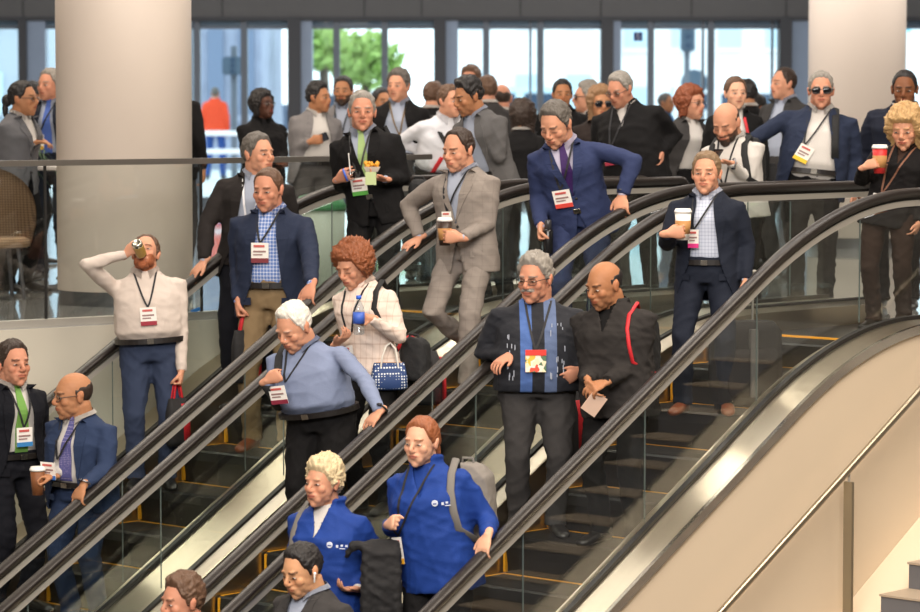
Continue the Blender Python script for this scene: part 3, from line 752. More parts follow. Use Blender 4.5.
    sk = SK[skin]; C = np.tile(np.array([*sk, 1.]), (len(co), 1)); x, y, z = lc[:, 0], lc[:, 1], lc[:, 2]
    nh = (np.abs(x) < .11) & (np.abs(z) < .14) & (np.abs(y) < .14)
    def blend(mask, col, a): C[mask, :3] = C[mask, :3]*(1-a)+np.array(col)*a
    rosy = [min(1, sk[0]*1.02), sk[1]*.78, sk[2]*.74]
    blend(nh & (((np.abs(x)-.040)**2+(z+.025)**2 < .022**2) & (y < -.05)), rosy, .3); blend(nh & (np.abs(x) < .015) & (z > -.04) & (z < -.008) & (y < -.09), rosy, .35)
    blend(nh & (np.abs(x) > .076), rosy, .4)
    hcol = HC[hair[1]] if hair else sk; bc = bcol or hcol
    dk = [c*.5 for c in sk]
    if stub: blend(nh & (z < -.035) & (y < -.02) & ~((np.abs(x) < .02) & (z > -.046)), mix3(sk, HC[hair[1]] if hair else (.05, .04, .04), .6), .35*stub)
    if beard:
        m_ = nh & (y < .0) & ((z < -.062) | ((z < -.036) & (z > -.048) & (np.abs(x) < .036) & (y < -.06)) | ((z < -.03) & (np.abs(x) > .036))) & (z > -.15)
        if beard >= 2: m_ = nh & (y < -.04) & (z < -.034) & (z > -.14) & (np.abs(x) < .034)
        if beard == 3: m_ = nh & (y < -.06) & (z < -.033) & (z > -.05) & (np.abs(x) < .034)
        blend(m_, bc, .85)
    lip = mix3(rosy, srgb(170, 70, 70), .35 if not fem else .65)
    blend(nh & ((x/.026)**2+((z+.056)/.0095)**2 < 1) & (y < -.075), lip, .75)
    blend(nh & (np.abs(z+.0555) < .0022) & (np.abs(x) < .024) & (y < -.075), [c*.3 for c in lip], .6)
    bz = .027-((np.abs(x)-.030)/.02)**2*.004
    blend(nh & (np.abs(z-bz) < (.0042 if fem else .0052)) & (np.abs(x) > .012) & (np.abs(x) < .050) & (y < -.05), mix3(hcol, dk, .35), .85 if not (hair and hair[1] in ('white', 'ash')) else .3)
    blend(nh & (np.abs(z-.0 + .004*(hpitch > .25)) < .0042) & (np.abs(np.abs(x)-.031) < .016) & (y < -.06), [c*.3 for c in sk], .75)
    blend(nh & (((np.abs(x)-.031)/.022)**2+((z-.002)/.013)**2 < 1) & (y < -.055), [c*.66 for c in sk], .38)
    att = me.color_attributes.new('Col', 'FLOAT_COLOR', 'POINT'); att.data.foreach_set('color', C.ravel())
    xform(me, FIN); root = link('person', me, SKINM); root.location = base; root.rotation_euler = (0, 0, face)
    tag(root, label, 'person', group)
    # eyes
    if eyes and hpitch < .42:
        for sx in (-1, 1):
            bm = bmesh.new(); bmesh.ops.create_uvsphere(bm, u_segments=20, v_segments=14, radius=1)
            q = V(.6*look, 0, 0)
            for f_ in bm.faces:
                cc = f_.calc_center_median(); f_.material_index = 1 if (cc-V(look*.5, -1, -.05).normalized()).length < .66 else 0
            bmesh.ops.transform(bm, matrix=HF @ Matrix.Translation((sx*.031, -.0735, .0015)) @ Matrix.Diagonal((.0135, .0125, .0058, 1)), verts=bm.verts)
            obj('eye', bm, [mat('eye_white', srgb(176, 166, 158), .3), mat('iris', srgb(48, 38, 34), .2)], root, True)
    # hair
    if hair and hair[0]:
        hme = hair_mesh(hair[0], len(PEOPLE)); xform(hme, HF)
        hc_ = HC[hair[1]]; link('hair', hme, mat('hair_'+hair[1], hc_, .55, var=.3, vs=90, bump=.5, bs=160, stretch=(1, .4, .4)), root)
    if beard in (1, 2):
        bm = bmesh.new()
        ell(bm, HF @ V(0, -.068, -.094), (.032, .026, .030), HF.to_3x3()); ell(bm, HF @ V(0, -.088, -.070), (.020, .010, .010), HF.to_3x3(), 2)
        if beard == 1:
            for sx in (-1, 1): ell(bm, HF @ V(sx*.040, -.040, -.070), (.021, .038, .028), HF.to_3x3())
        bme = remesh(bm, .006, 1); wrinkle(bme, .003, .02, 3)
        tag(link('beard', bme, mat('beard_%s' % key, bc, .8, var=.3, vs=120, bump=.5, bs=200), root))
    if beard == 3:
        bm = bmesh.new()
        for sx in (-1, 1): ell(bm, HF @ V(sx*.014, -.094, -.041), (.018, .008, .008), HF.to_3x3() @ Matrix.Rotation(sx*.25, 3, 'Y'), 2)
        obj('moustache', bm, mat('beard_%s' % key, bc, .8), root, True)
    if glasses:
        gb = bmesh.new(); lensm = mat('sun_lens', (.01, .01, .012), .08) if glasses == 'sun' else glassmat_clear
        for sx in (-1, 1):
            hw, hh = (.028, .019) if glasses == 'sun' else (.024, .016)
            pts = [HF @ V(sx*.032+hw*math.copysign(abs(math.cos(a))**.6, math.cos(a)), -.094+.004*abs(math.cos(a)), .001+hh*math.copysign(abs(math.sin(a))**.6, math.sin(a))) for a in np.linspace(0, 2*PI, 17)]
            tube(gb, pts, .0016*kh if glasses != 'sun' else .003*kh, 6, cap=False)
            tube(gb, [HF @ V(sx*.058, -.090, .006), HF @ V(sx*.079, -.03, .008), HF @ V(sx*.083, .02, .006)], (.0018 if glasses != 'sun' else .0032)*kh, 6)
        tube(gb, [HF @ V(-.009, -.099, .006), HF @ V(.009, -.099, .006)], .0018*kh, 6)
        go = obj('glasses', gb, mat('spectacle_frame', srgb(40, 36, 36), .3), root, True)
        for sx in (-1, 1):
            lb = bmesh.new(); hw, hh = (.028, .019) if glasses == 'sun' else (.024, .016)
            ell(lb, HF @ V(sx*.032, -.094, .001), (hw, .0022, hh), HF.to_3x3(), 2); obj('lens', lb, lensm, go, True)
    # ---- clothes
    fw = fat; hemz = hem
    def torso(bm, g, z0=None, tuck=False):
        z0 = hemz if z0 is None else z0
        ch = 0.012 if fem else 0
        S = [(z0, .178+fw*.75+g, .118+fw*.8+g, 0), (.95, .172+fw*.8+g, .116+fw*.95+g, -.2*fw), (1.06, (.152 if fem else .160)+fw+g, .108+fw*1.15+g, -.35*fw), (1.18, .165+fw*.8+g, .112+fw*.9+g, -.25*fw),
             (1.29, .180+fw*.4+g, .118+ch+fw*.4+g, -.008), (1.345, .172*wide+g, .108+g, 0), (1.40, .140*wide+g, .088+g, .004), (1.442, .096+g, .072+g, .006), (1.482, .064+g*.5, .058+g*.5, .008)]
        S = [s for s in S if s[0] >= z0-.001]
        if fem: S = [(q[0], q[1]-.010, q[2], q[3]) for q in S]
        if tuck: S = [(q[0], q[1]-(.034 if q[0] < 1.05 else 0), q[2]-(.030 if q[0] < 1.05 else 0), q[3]) for q in S]
        loft(bm, [(V(0, s[3], s[0]), Z, Y_, s[1], s[2]) for s in S], 28, 2.25)
    def sleeve(bm, g, upto=1., short=False):
        for nm, (sh, el, w, d, n, hk, sx) in arms.items():
            e2 = el+(w-el)*upto; u = (el-sh).normalized(); v = (w-el).normalized()
            a0 = sh*.55+V(0, 0, 1.40)*.45
            if short: tube(bm, [a0, sh, sh+u*.12, sh+u*.2], [.062+g, .060+g, .056+g, .058+g], 14); continue
            tube(bm, [a0, sh+V(0, 0, -.004), sh*.6+el*.4, el-u*.05, el, el+v*.05, el*.5+e2*.5, e2], [.044+g, .056+g, .055+g, .049+g, .048+g, .047+g, .042+g, .034+g], 16, cap=False)
            ell(bm, sh+V(-sx*.016, 0, -.004), (.058+g, .058+g, .050+g)); ell(bm, el, (.046+g,)*3)
    seed = len(PEOPLE)*7+3
    scol = scol or mat('shirt_white', srgb(212, 208, 204), .75, bump=.1, bs=60)
    zw = 1.0
    # shirt
    bm = bmesh.new(); shirt_out = top in ('shirt', 'polo', 'sweater', 'pullover')
    gsh = .006 if shirt_out else -.006
    torso(bm, gsh, (.99 if (top == 'shirt' and belt) else hem) if shirt_out else .93, tuck=(not shirt_out) or (top == 'shirt' and belt is not None))
    sleeve(bm, .0 if shirt_out else -.008, 1.0 if shirt_out else 1.04, short=(top == 'polo'))
    sm = remesh(bm, vc, 6)
    if shirt_out: wrinkle(sm, .0065, .17, seed, 6)
    shirt_bvh = bvh_of(sm)
    xform(sm, FIN); so = link('shirt' if top not in ('sweater', 'pullover') else top, sm, scol, root)
    surf = [shirt_bvh]
    jme = None
    if top in ('jacket', 'coat', 'vest'):
        bm = bmesh.new(); torso(bm, .014 if top == 'jacket' else (.012 if fem else .020)); sleeve(bm, .006 if top == 'jacket' else (.006 if fem else .012), .96)
        if top == 'coat': tube(bm, [V(.075*math.sin(a), .012+.07*-math.cos(a), 1.475+.012*abs(math.cos(a/2))) for a in np.linspace(.7, 2*PI-.7, 12)], .018, 8)
        jme = remesh(bm, vc, 7); wrinkle(jme, .0065 if top == 'jacket' else .010, .22, seed, 6)
        op = open_ or ('closed' if top == 'jacket' else 'zip')
        def wd(zz):
            if op == 'open': return np.where(zz > 1.38, .052, .052+(1.38-zz)*.10)+np.where(zz < 1.0, (1.0-zz)*.25, 0)+np.where(zz > 1.40, (zz-1.40)*.2, 0)
            if op == 'wide': return np.where(zz > 1.38, .060, .060+(1.38-zz)*.22)
            if op == 'closed': return np.where(zz > 1.10, (zz-1.10)*.200, np.where(zz < 1.0, (1.0-zz)*.22, 0.))
            if op == 'zip': return np.where(zz > 1.30, (zz-1.30)*.30, 0.)
            return np.zeros_like(zz)
        co = getco(jme); fr = co[:, 1] < -.015; wz = wd(co[:, 2]); sgn = np.sign(co[:, 0]); sgn[sgn == 0] = 1
        near = fr & (np.abs(np.abs(co[:, 0])-wz) < vc*.62) & (wz > .004); co[near, 0] = sgn[near]*wz[near]; setco(jme, co)
        b2 = bmesh.new(); b2.from_mesh(jme); kill = []
        for f_ in b2.faces:
            c_ = f_.calc_center_median()
            if c_.y < -.015 and abs(c_.x) < float(wd(np.array(c_.z)))-.0015: kill.append(f_)
        jb = bvh_of(jme); bmesh.ops.delete(b2, geom=kill, context='FACES'); b2.to_mesh(jme); b2.free(); surf.append(jb)
        def castj(x_, z_, dy=.006):
            h = jb.ray_cast(V(x_, -1, z_), V(0, 1, 0)); return V(x_, (h[0].y if h[0] is not None else -.1)-dy, z_)
        laps = []
        if op in ('closed', 'open', 'wide') and top == 'jacket':
            for sx in (-1, 1):
                zs = np.linspace(1.115 if op == 'closed' else 1.02, 1.455, 16); Lp, Rp = [], []
                for zz in zs:
                    t = (zz-zs[0])/(zs[-1]-zs[0]); lw = .075*min(1, t*1.6) if t < .74 else (.050 if t < .80 else .058*(1-(t-.8)*1.2))
                    x0 = float(wd(np.array(zz)))-.003; Lp.append(castj(sx*x0, zz)); Rp.append(castj(sx*(x0+lw*.8), zz, .007))
                laps.append(strip_mesh(Lp, Rp))
        xform(jme, FIN); jo = link(dict(jacket='jacket', coat='coat', vest='vest')[top], jme, jcol, root)
        so_ = jo.modifiers.new('thickness', 'SOLIDIFY'); so_.thickness = .004; so_.offset = -1
        for b3 in laps:
            bmesh.ops.transform(b3, matrix=FIN, verts=b3.verts); obj('lapel', b3, jcol, jo)
        if op in ('closed', 'open'):
            bm = bmesh.new()
            for zz in ((1.085, .99) if op == 'closed' else ()):
                ell(bm, castj(.012, zz, .003), (.009, .004, .009))
            for sx in (-1, 1):      # pocket flaps
                a_ = castj(sx*.085, .93, .004); c_ = castj(sx*.15, .93, .002)
                bm2 = strip_mesh([a_, a_+V(0, 0, -.045)], [c_, c_+V(0, .004, -.045)]); bmesh.ops.transform(bm2, matrix=FIN, verts=bm2.verts); obj('pocket_flap', bm2, jcol, jo)
            if op == 'closed':
                bmesh.ops.transform(bm, matrix=FIN, verts=bm.verts); obj('button', bm, mat('button_dark', srgb(30, 28, 28), .4), jo, True)
            else: bm.free()
    def cast(x_, z_, dy=.004, layer=None):
        best = None
        for b_ in (surf if layer is None else [surf[layer]]):
            h = b_.ray_cast(V(x_, -1, z_), V(0, 1, 0))
            if h[0] is not None and (best is None or h[0].y < best): best = h[0].y
        return V(x_, (best if best is not None else -.1)-dy, z_)
    # collar
    if top in ('jacket', 'shirt', 'coat', 'polo', 'vest') and neck != 'round':
        bm = bmesh.new(); N = 22; rows = [[], []]
        for i in range(N+1):
            a = -PI*.93+2*PI*.93*i/N      # 0 = back
            fr_ = abs(a)/(PI*.93); r1 = .062+nr-.060; r2 = r1+.014+.012*fr_
            rows[0].append(bm.verts.new((r1*math.sin(a), .010+r1*.95*math.cos(a), 1.505-.030*fr_**2)))
            rows[1].append(bm.verts.new((r2*math.sin(a)*(1+.25*fr_**8), .010+r2*math.cos(a)-.004, 1.478-.065*fr_**5)))
        for i in range(N): bm.faces.new((rows[0][i], rows[0][i+1], rows[1][i+1], rows[1][i]))
        bmesh.ops.solidify(bm, geom=bm.faces[:], thickness=.003)
        bmesh.ops.transform(bm, matrix=FIN, verts=bm.verts); obj('collar', bm, scol, so, True)
    if tie:
        zs = np.linspace(1.435, 1.03, 16); Lp, Rp = [], []
        for i, zz in enumerate(zs):
            wv = .015+.024*min(1, i/9); c_ = cast(0, zz, .006, 0); Lp.append(V(-wv, c_.y, zz)); Rp.append(V(wv, c_.y, zz))
        bm = strip_mesh(Lp, Rp, .006); box(bm, cast(0, 1.452, .004, 0)+V(0, .0, 0), (.036, .022, .036), 0, .006)
        bmesh.ops.transform(bm, matrix=FIN, verts=bm.verts); obj('tie', bm, tie, root)
    if badge:
        b_ = dict(z=1.10, x=0, strip=srgb(150, 40, 60), cord=srgb(30, 30, 34), w=.048, h=.06, col=None, cut=.046, rot=0); b_.update(badge if isinstance(badge, dict) else {})
        cordm = mat('cord_%d_%d' % (int(b_['cord'][0]*255), int(b_['cord'][2]*255)), b_['cord'], .7); lo = None
        for sx in (-1, 1):
            zs = np.linspace(1.455, b_['z']+b_['h'], 10); Lp, Rp = [], []
            for zz in zs:
                t = (1.455-zz)/(1.455-zs[-1]); xx = sx*.066*(1-t)**.8*1.0+b_['x']*t; c_ = cast(xx, zz, .005); Lp.append(c_+V(-.006, 0, 0)); Rp.append(c_+V(.006, 0, 0))
            bm = strip_mesh(Lp, Rp, .002); bmesh.ops.transform(bm, matrix=FIN, verts=bm.verts)
            if lo is None: lo = obj('lanyard', bm, cordm, root)
            else: obj('cord', bm, cordm, lo)
        c_ = cast(b_['x'], b_['z'], .012); yb = min(cast(b_['x']+dx, b_['z']+dz, .010).y for dx in (-.04, 0, .04) for dz in (-.05, 0, .05))
        R4 = FIN @ Matrix.Translation((b_['x'], yb, b_['z'])) @ Matrix.Rotation(b_['rot'], 4, 'Y')
        def plate(nm, x0, x1, z0, z1, y, m_, par):
            bm = bmesh.new(); box(bm, V((x0+x1)/2, y, (z0+z1)/2), (x1-x0, .003, z1-z0)); bmesh.ops.transform(bm, matrix=R4, verts=bm.verts); return obj(nm, bm, m_, par)
        cm = b_['col'] or badge_w
        card = plate('badge', -b_['w'], b_['w'], -b_['h'], b_['h'], 0, cm, lo)
        if not b_['col']:
            plate('badge_strip', -b_['w'], b_['w'], -b_['h'], -b_['h']+.028, -.003, mat('strip_%d_%d' % (int(b_['strip'][0]*255), int(b_['strip'][1]*255)), b_['strip'], .5), card)
            plate('badge_print', -b_['w']*.7, b_['w']*.55, b_['h']*.55, b_['h']*.78, -.003, mat('badge_red', srgb(196, 90, 84), .5), card)
            plate('badge_print', -b_['w']*.75, b_['w']*.7, b_['h']*.05, b_['h']*.22, -.003, badge_t, card); plate('badge_print', -b_['w']*.75, b_['w']*.3, -b_['h']*.25, -b_['h']*.12, -.003, badge_t, card)
        else: plate('badge_head', -b_['w'], b_['w'], b_['h']*.5, b_['h'], -.003, mat('badge_bright_red', srgb(225, 60, 50), .5), card)
    # trousers
    bm = bmesh.new(); tg = lg.get('loose', 0.)
    loft(bm, [(V(0, 0, z), Z, Y_, a, b) for z, a, b in ((.86, .155+fw*.6, .105+fw*.5), (.93, .160+fw*.7, .112+fw*.6), (1.0, .155+fw*.85, .105+fw*.8), (1.04, .156+fw*.95, .110+fw*.98))], 24, 2.2)
    for sx, (hp, kn, ank, f) in feet.items():
        gt = .0 if not fem else -.004
        tube(bm, [hp+V(0, 0, .02), hp+V(0, 0, -.06), hp*.55+kn*.45, kn, kn*.5+ank*.5, ank+V(0, 0, .03), ank+V(0, -.01, -.035)], [.085+fw*.4, (.090+fw*.45+tg, .096+fw*.4+tg), .078+fw*.25+tg, .066+tg+gt, .062+tg+gt, .058+tg+gt, .062+tg+gt], 16, cap=False)
    tm_ = remesh(bm, vc+.002, 3); wrinkle(tm_, .009, .2, seed+1, 6); xform(tm_, K); tro = link('trousers', tm_, tcol, root)
    if belt is None and not fem and top == 'jacket' and fine: belt = mat('belt_leather', (.02, .016, .015), .4)
    if belt:
        bm = bmesh.new(); n_ = 40; g = []
        for i in range(n_):
            a = 2*PI*i/n_; r_ = lambda e_: ((.160+fw*1.0+e_)*math.copysign(abs(math.cos(a))**.9, math.cos(a)), (.112+fw*1.12+e_)*math.copysign(abs(math.sin(a))**.9, math.sin(a))-.2*fw)
            x1, y1 = r_(.010); x0, y0 = r_(-.01); g.append([bm.verts.new(p) for p in ((x1, y1, .985), (x1, y1, 1.020), (x0, y0, 1.020), (x0, y0, .985))])
        for i in range(n_):
            u, v = g[i], g[(i+1) % n_]
            for j in range(4): bm.faces.new((u[j], v[j], v[(j+1) % 4], u[(j+1) % 4]))
        bmesh.ops.transform(bm, matrix=FIN, verts=bm.verts); bo = obj('belt', bm, belt, root)
        bm = bmesh.new(); box(bm, V(0, -.112-fw*1.12-.018-.2*fw, 1.002), (.04, .006, .034), 0, .002); bmesh.ops.transform(bm, matrix=FIN, verts=bm.verts); obj('buckle', bm, steel2, bo)
    # shoes
    for sx, (hp, kn, ank, f) in feet.items():
        bm = bmesh.new(); fx_ = lambda a, b, c: V(f.x+b+sx*max(0, -a)*.12, f.y+.03+a, max(0, f.z)*1.0+c if True else c)
        zz = f.z
        secs = [(.055, .030, .030, .036), (.04, .036, .05, .046), (.0, .038, .055, .050), (-.06, .036, .042, .040), (-.12, .042, .032, .032), (-.175, .038, .024, .024), (-.205, .020, .018, .017)]
        loft(bm, [(V(f.x+sx*max(0, -a)*.15, f.y+.035+a, zz+c), Z, V(0, 0, 1), b, h_*.9) for a, b, c, h_ in secs], 16, 2.3)
        for v_ in bm.verts: v_.co.z = max(v_.co.z, zz+.002)
        bmesh.ops.transform(bm, matrix=K, verts=bm.verts); obj('shoe', bm, shoe or mat('shoe_black', srgb(30, 28, 27), .3), root, True)
    PEOPLE[key] = dict(root=root, base=base, kb=kb, FIN=FIN, out=out, HF=HF, surf=surf, face=face, cast=cast, fat=fat)
    return PEOPLE[key]
noisebadge = None
glassmat_clear = glassmat('spectacle_lens', (.93, .93, .93), .8)
# ================================================================ who is there
def _nb():
    m = mat('badge_picture', (.8, .4, .2), .5); nt = m.node_tree; n = node(nt, 'ShaderNodeTexVoronoi'); n.inputs['Scale'].default_value = 45; tc = node(nt, 'ShaderNodeTexCoord'); nt.links.new(tc.outputs['Object'], n.inputs[0])
    r = node(nt, 'ShaderNodeValToRGB'); r.color_ramp.interpolation = 'CONSTANT'; e = r.color_ramp.elements; e[0].color = (*srgb(225, 80, 60), 1); e[1].position = .75; e[1].color = (*srgb(240, 225, 190), 1)
    for p, c in ((.25, srgb(235, 230, 215)), (.45, srgb(90, 120, 90)), (.6, srgb(240, 190, 70))): x = e.new(p); x.color = (*c, 1)
    nt.links.new(n.outputs['Color'], r.inputs[0]); nt.links.new(r.outputs[0], nt.nodes['Principled BSDF'].inputs['Base Color']); return m
noisebadge = _nb()
def M(n, r, g, b, rough=.85, **k): k.setdefault('spec', .18); k.setdefault('bump', .15); k.setdefault('bs', 110); return mat(n, srgb(r*.94, g*.94, b*.94), rough, **k)
navyb = M('suit_near_black', 22, 23, 30); suit2 = M('suit_mid_blue', 46, 60, 90); blaz = M('blazer_navy', 41, 49, 70); blk = M('suit_black', 24, 23, 24)
charc = M('suit_charcoal', 62, 60, 60); greyj = M('jacket_grey', 128, 124, 124); navy = M('suit_navy', 32, 37, 50); bluesuit = M('suit_royal_navy', 50, 60, 96)
khaki = M('khaki', 140, 118, 88, .85); jeans = M('jeans', 54, 64, 88, .85, var=.12, vs=5); blackt = M('trousers_black', 24, 23, 24); bluepull = M('pullover_blue', 32, 64, 142, .7)
white = M('shirt_plain_white', 212, 207, 202, .7); cream = M('shirt_cream', 214, 200, 190, .75); ltblue = M('shirt_light_blue', 172, 180, 198, .7); lav = M('shirt_lavender', 196, 190, 212, .7)
oxford = M('shirt_oxford_blue', 132, 144, 174, .75); belt_b = mat('belt_leather', srgb(28, 24, 23), .4)
checkb = plaid('shirt_blue_check', srgb(92, 122, 186), srgb(214, 220, 236), .022, .024, .3); plaidg = plaid('suit_grey_plaid', srgb(136, 127, 120), srgb(126, 117, 110), .055, .07, .1)
stripew = plaid('shirt_striped', srgb(224, 206, 194), srgb(196, 170, 154), .04, .09, .12); checkw = plaid('shirt_pale_check', srgb(196, 202, 218), srgb(150, 160, 186), .02, .022, .25)
greenT = M('tie_green', 120, 168, 84, .6); sageT = M('tie_sage', 168, 196, 132, .6); purT = M('tie_purple', 92, 66, 130, .6); dots_t = dots('tie_dotted', srgb(84, 84, 140), srgb(170, 160, 200), 90, .3); deepP = M('tie_deep_purple', 66, 40, 98, .6); blueT = M('tie_blue', 84, 112, 190, .6)
brownS = mat('shoe_brown', srgb(122, 66, 40), .32); tanS = mat('shoe_tan', srgb(156, 92, 56), .32)
zt = lambda b, py: at(460, py, b.y).z
fl = lambda px, D: V(at(px, 100, D).x, D, 0)
R_ = math.radians
# --- farthest escalator
b = stand(13, 4, .17); person('P1', 'man at the far left edge in dark suit with bright green tie, on the escalator', b, zt(b, 336), R_(40), 'red', ('short', 'dkbrown'), .288, hyaw=R_(38), jcol=navyb, tcol=navyb, scol=white, tie=greenT,
    badge=dict(z=1.13, strip=srgb(60, 130, 190)), open_='open', belt=belt_b)
b = stand(84, 4, .15); person('P2', 'bald man in glasses and blue suit with dotted purple tie, holding coffee and the handrail', b, zt(b, 366), R_(-28), 'tan', ('ring', 'dkbrown'), .29, hyaw=R_(-62), hpitch=.1, jcol=suit2, tcol=suit2, scol=white,
    tie=dots_t, glasses='clear', badge=dict(z=1.12, x=-.04, strip=srgb(60, 110, 190)), fat=.035, open_='open', LH=('rail', 1, 80, (-.3, -.3, -.8)), RH=('px', 40, 476, .28, (-.75, -.5, .1), (0, 0, -1), 'grip'), lean=.10, look=-.2, hx=82, stub=.4)
b = stand(152, 1, .16); person('P3', 'bearded man in cream shirt tipping back a can to drink, head thrown back', b, zt(b, 231), R_(6), 'pink', ('recede', 'brown'), .262, hyaw=R_(-6), hpitch=-.42, top='shirt', scol=cream, tcol=jeans, belt=belt_b, fat=.045, wide=1.08,
    beard=1, bcol=HC['ginger'], badge=dict(z=1.17, strip=srgb(150, 30, 50)), RH=('px', 134, 247, .17, (.55, -.15, .55), (.3, .5, .0), 'grip'), poleR=(-1, -.1, -.15), LH=('px', 181, 384, .12, (0, -.1, -1), (-1, 0, 0), 'fist'), hx=143)
b = stand(272, 0, -.17); person('P4', 'man in navy blazer over blue checked shirt and khaki trousers, eyes lowered', b, zt(b, 163), R_(-8), 'red', ('buzz', 'brown'), .29, hyaw=R_(-22), hpitch=.16, jcol=blaz, scol=checkb, tcol=khaki, shoe=brownS, badge=dict(z=1.20, x=-.03, strip=srgb(120, 40, 50)),
    open_='open', fat=.02, wide=1.06, LH=('rail', 1, 309, (-.25, -.5, -.7)), RH=('px', 238, 314, .1, (0, -.1, -1), (1, 0, 0), 'fist'), legs=dict(R=(-.11, -.03, 0), L=(.10, -.10, 0)))
b = stand(250, -1, -.05); person('P5', 'man in charcoal suit looking right, arm stretched to far handrail', b, zt(b, 129), R_(-5), 'pink', ('short', 'dkgrey'), .285, hyaw=R_(48), jcol=M('suit_brown_black', 42, 38, 37), scol=ltblue, tcol=navyb,
    open_='open', RH=('rail', 0, 197, (-.5, -.2, -.55)), poleR=(-1, .3, -.3), wide=1.05, badge=dict(z=1.05, cord=srgb(230, 230, 235)), hx=258)
b = stand(376, -3, .05); person('FD', 'grey haired man in black suit and pale green tie eating from a carton', b, zt(b, 87), R_(-12), 'red', ('short', 'grey'), .275, hyaw=R_(4), jcol=blk, scol=ltblue, tcol=blk, tie=sageT, open_='closed', wide=1.04,
    RH=('px', 345, 176, .3, (.5, -.6, .3), (.6, .3, .3), 'pinch'), LH=('px', 374, 178, .34, (-.7, -.4, .1), (0, 0, 1), 'relax'), badge=dict(z=1.08, x=-.05, strip=srgb(80, 160, 60), cord=srgb(60, 60, 60)), hx=361)
# --- middle escalator
b = stand(322, 2, .17); person('P6', 'white haired man in light blue shirt with bowed head, left hand on the handrail', b, zt(b, 294), R_(-22), 'pink', ('short', 'white'), .29, hyaw=R_(-40), hpitch=.5, top='shirt', scol=oxford, tcol=blackt, belt=belt_b, fat=.05, wide=1.05, hx=304,
    badge=dict(z=1.18, x=-.08, strip=srgb(130, 40, 60)), LH=('rail', 3, 374, (-.5, -.3, -.6)), poleL=(1, .3, .3), RH=('px', 277, 376, .3, (.6, -.3, .4), (.3, .9, 0), 'fist'), lean=.06)
b = stand(372, 1, .0); person('P7', 'woman with curly ginger hair in striped white blouse looking down at her bottle', b, zt(b, 237), R_(-30), 'pink', ('curly', 'red'), .275, hyaw=R_(-42), hpitch=.42, fem=1, top='shirt', scol=stripew, tcol=blackt, hx=360, hem=.86,
    badge=dict(z=1.02, x=-.06, strip=srgb(170, 150, 150)), LH=('px', 358, 318, .33, (-.9, -.3, .05), (0, -.3, -.0), 'grip'), RH=('px', 345, 338, .25, (.5, -.4, .4), (0, 0, 1), 'relax'))
b = stand(467, -2, .17); person('P8', 'man in light grey plaid suit holding a brown coffee cup, hand out on the handrail', b, zt(b, 124), R_(-28), 'pink', ('recede', 'dkbrown'), .275, hyaw=R_(-40), hpitch=.2, jcol=plaidg, tcol=plaidg, scol=ltblue, shoe=tanS, open_='closed', hem=.78,
    badge=dict(z=1.14, x=-.05, strip=srgb(190, 110, 100), w=.03, h=.045), RH=('rail', 2, 410, (-.6, -.3, -.35)), poleR=(-1, .2, -.4), LH=('px', 449, 237, .34, (-.9, -.25, .1), (0, .5, 0), 'grip'),
    legs=dict(R=(-.10, .16, .20), L=(.08, -.16, -.0)), stub=.3, hx=463)
b = stand(580, -3, .0); person('P9', 'man in royal navy suit and purple tie looking down, hand gripping the handrail', b, zt(b, 94), R_(-8), 'pink', ('short', 'dkgrey'), .29, hyaw=R_(-32), hpitch=.5, jcol=bluesuit, tcol=bluesuit, scol=lav, tie=deepP, open_='closed', wide=.94,
    badge=dict(z=1.10, x=-.06, strip=srgb(215, 70, 60)), LH=('rail', 3, 622, (-.1, -.4, -.8)), poleL=(1, .1, .6), RH=('px', 541, 238, .2, (0, -.2, -1), (.6, -.3, 0), 'fist'), lean=.20, hx=562)
# --- nearest escalator
b = stand(328, 6, -.05); person('P10', 'woman with short blond hair in bright blue pullover over white top', b, zt(b, 453), R_(-24), 'pink', ('pixie', 'ash'), .265, hyaw=R_(-40), fem=1, top='coat', open_='zip', jcol=bluepull, scol=white, tcol=blackt, fat=.025, look=-.2,
    RH=('px', 290, 574, .25, (-.3, -.8, .0), (.5, 0, -.3), 'fist'), LH=('px', 345, 590, .2, (-.8, -.5, 0), (0, 0, 1), 'relax'), neck='round')
b = stand(440, 5, .0); person('P11', 'woman with tied ginger hair in blue pullover wearing a grey backpack', b, zt(b, 411), R_(-22), 'fair', ('tied', 'red'), .262, hyaw=R_(-30), hpitch=.08, fem=1, top='coat', open_='zip', jcol=bluepull, scol=bluepull, tcol=blackt, fat=.035, look=-.3, hx=422, neck='round',
    badge=dict(z=1.04, x=-.14, strip=srgb(235, 170, 40), w=.025, h=.07), LH=('rail', 5, 484, (-.25, -.35, -.6)), poleL=(-.2, 1, -.2), RH=('px', 392, 522, .22, (.2, -.6, .2), (.8, -.2, 0), 'fist'))
b = stand(312, 7, .0); person('P12', 'man with wireless earbud in charcoal jacket at bottom centre looking down', b, zt(b, 537), R_(-40), 'asian', ('short', 'black'), .275, hyaw=R_(-46), hpitch=.3, jcol=charc, scol=ltblue, tcol=charc, open_='open', fat=.02, badge=dict(z=1.1))
b = stand(192, 9, -.17); person('P18', 'man with brown hair whose head only shows at the bottom edge', b, zt(b, 569), R_(-45), 'red', ('thick', 'brown'), .27, hyaw=R_(-55), hpitch=.1, jcol=charc, scol=white, tcol=charc, open_='open')
sweat = colramp('sweater_panels', 0, [(0, srgb(26, 28, 36)), (.385, srgb(70, 100, 160)), (.455, srgb(24, 26, 34)), (.53, srgb(88, 104, 138)), (.605, srgb(26, 28, 36))], .85)
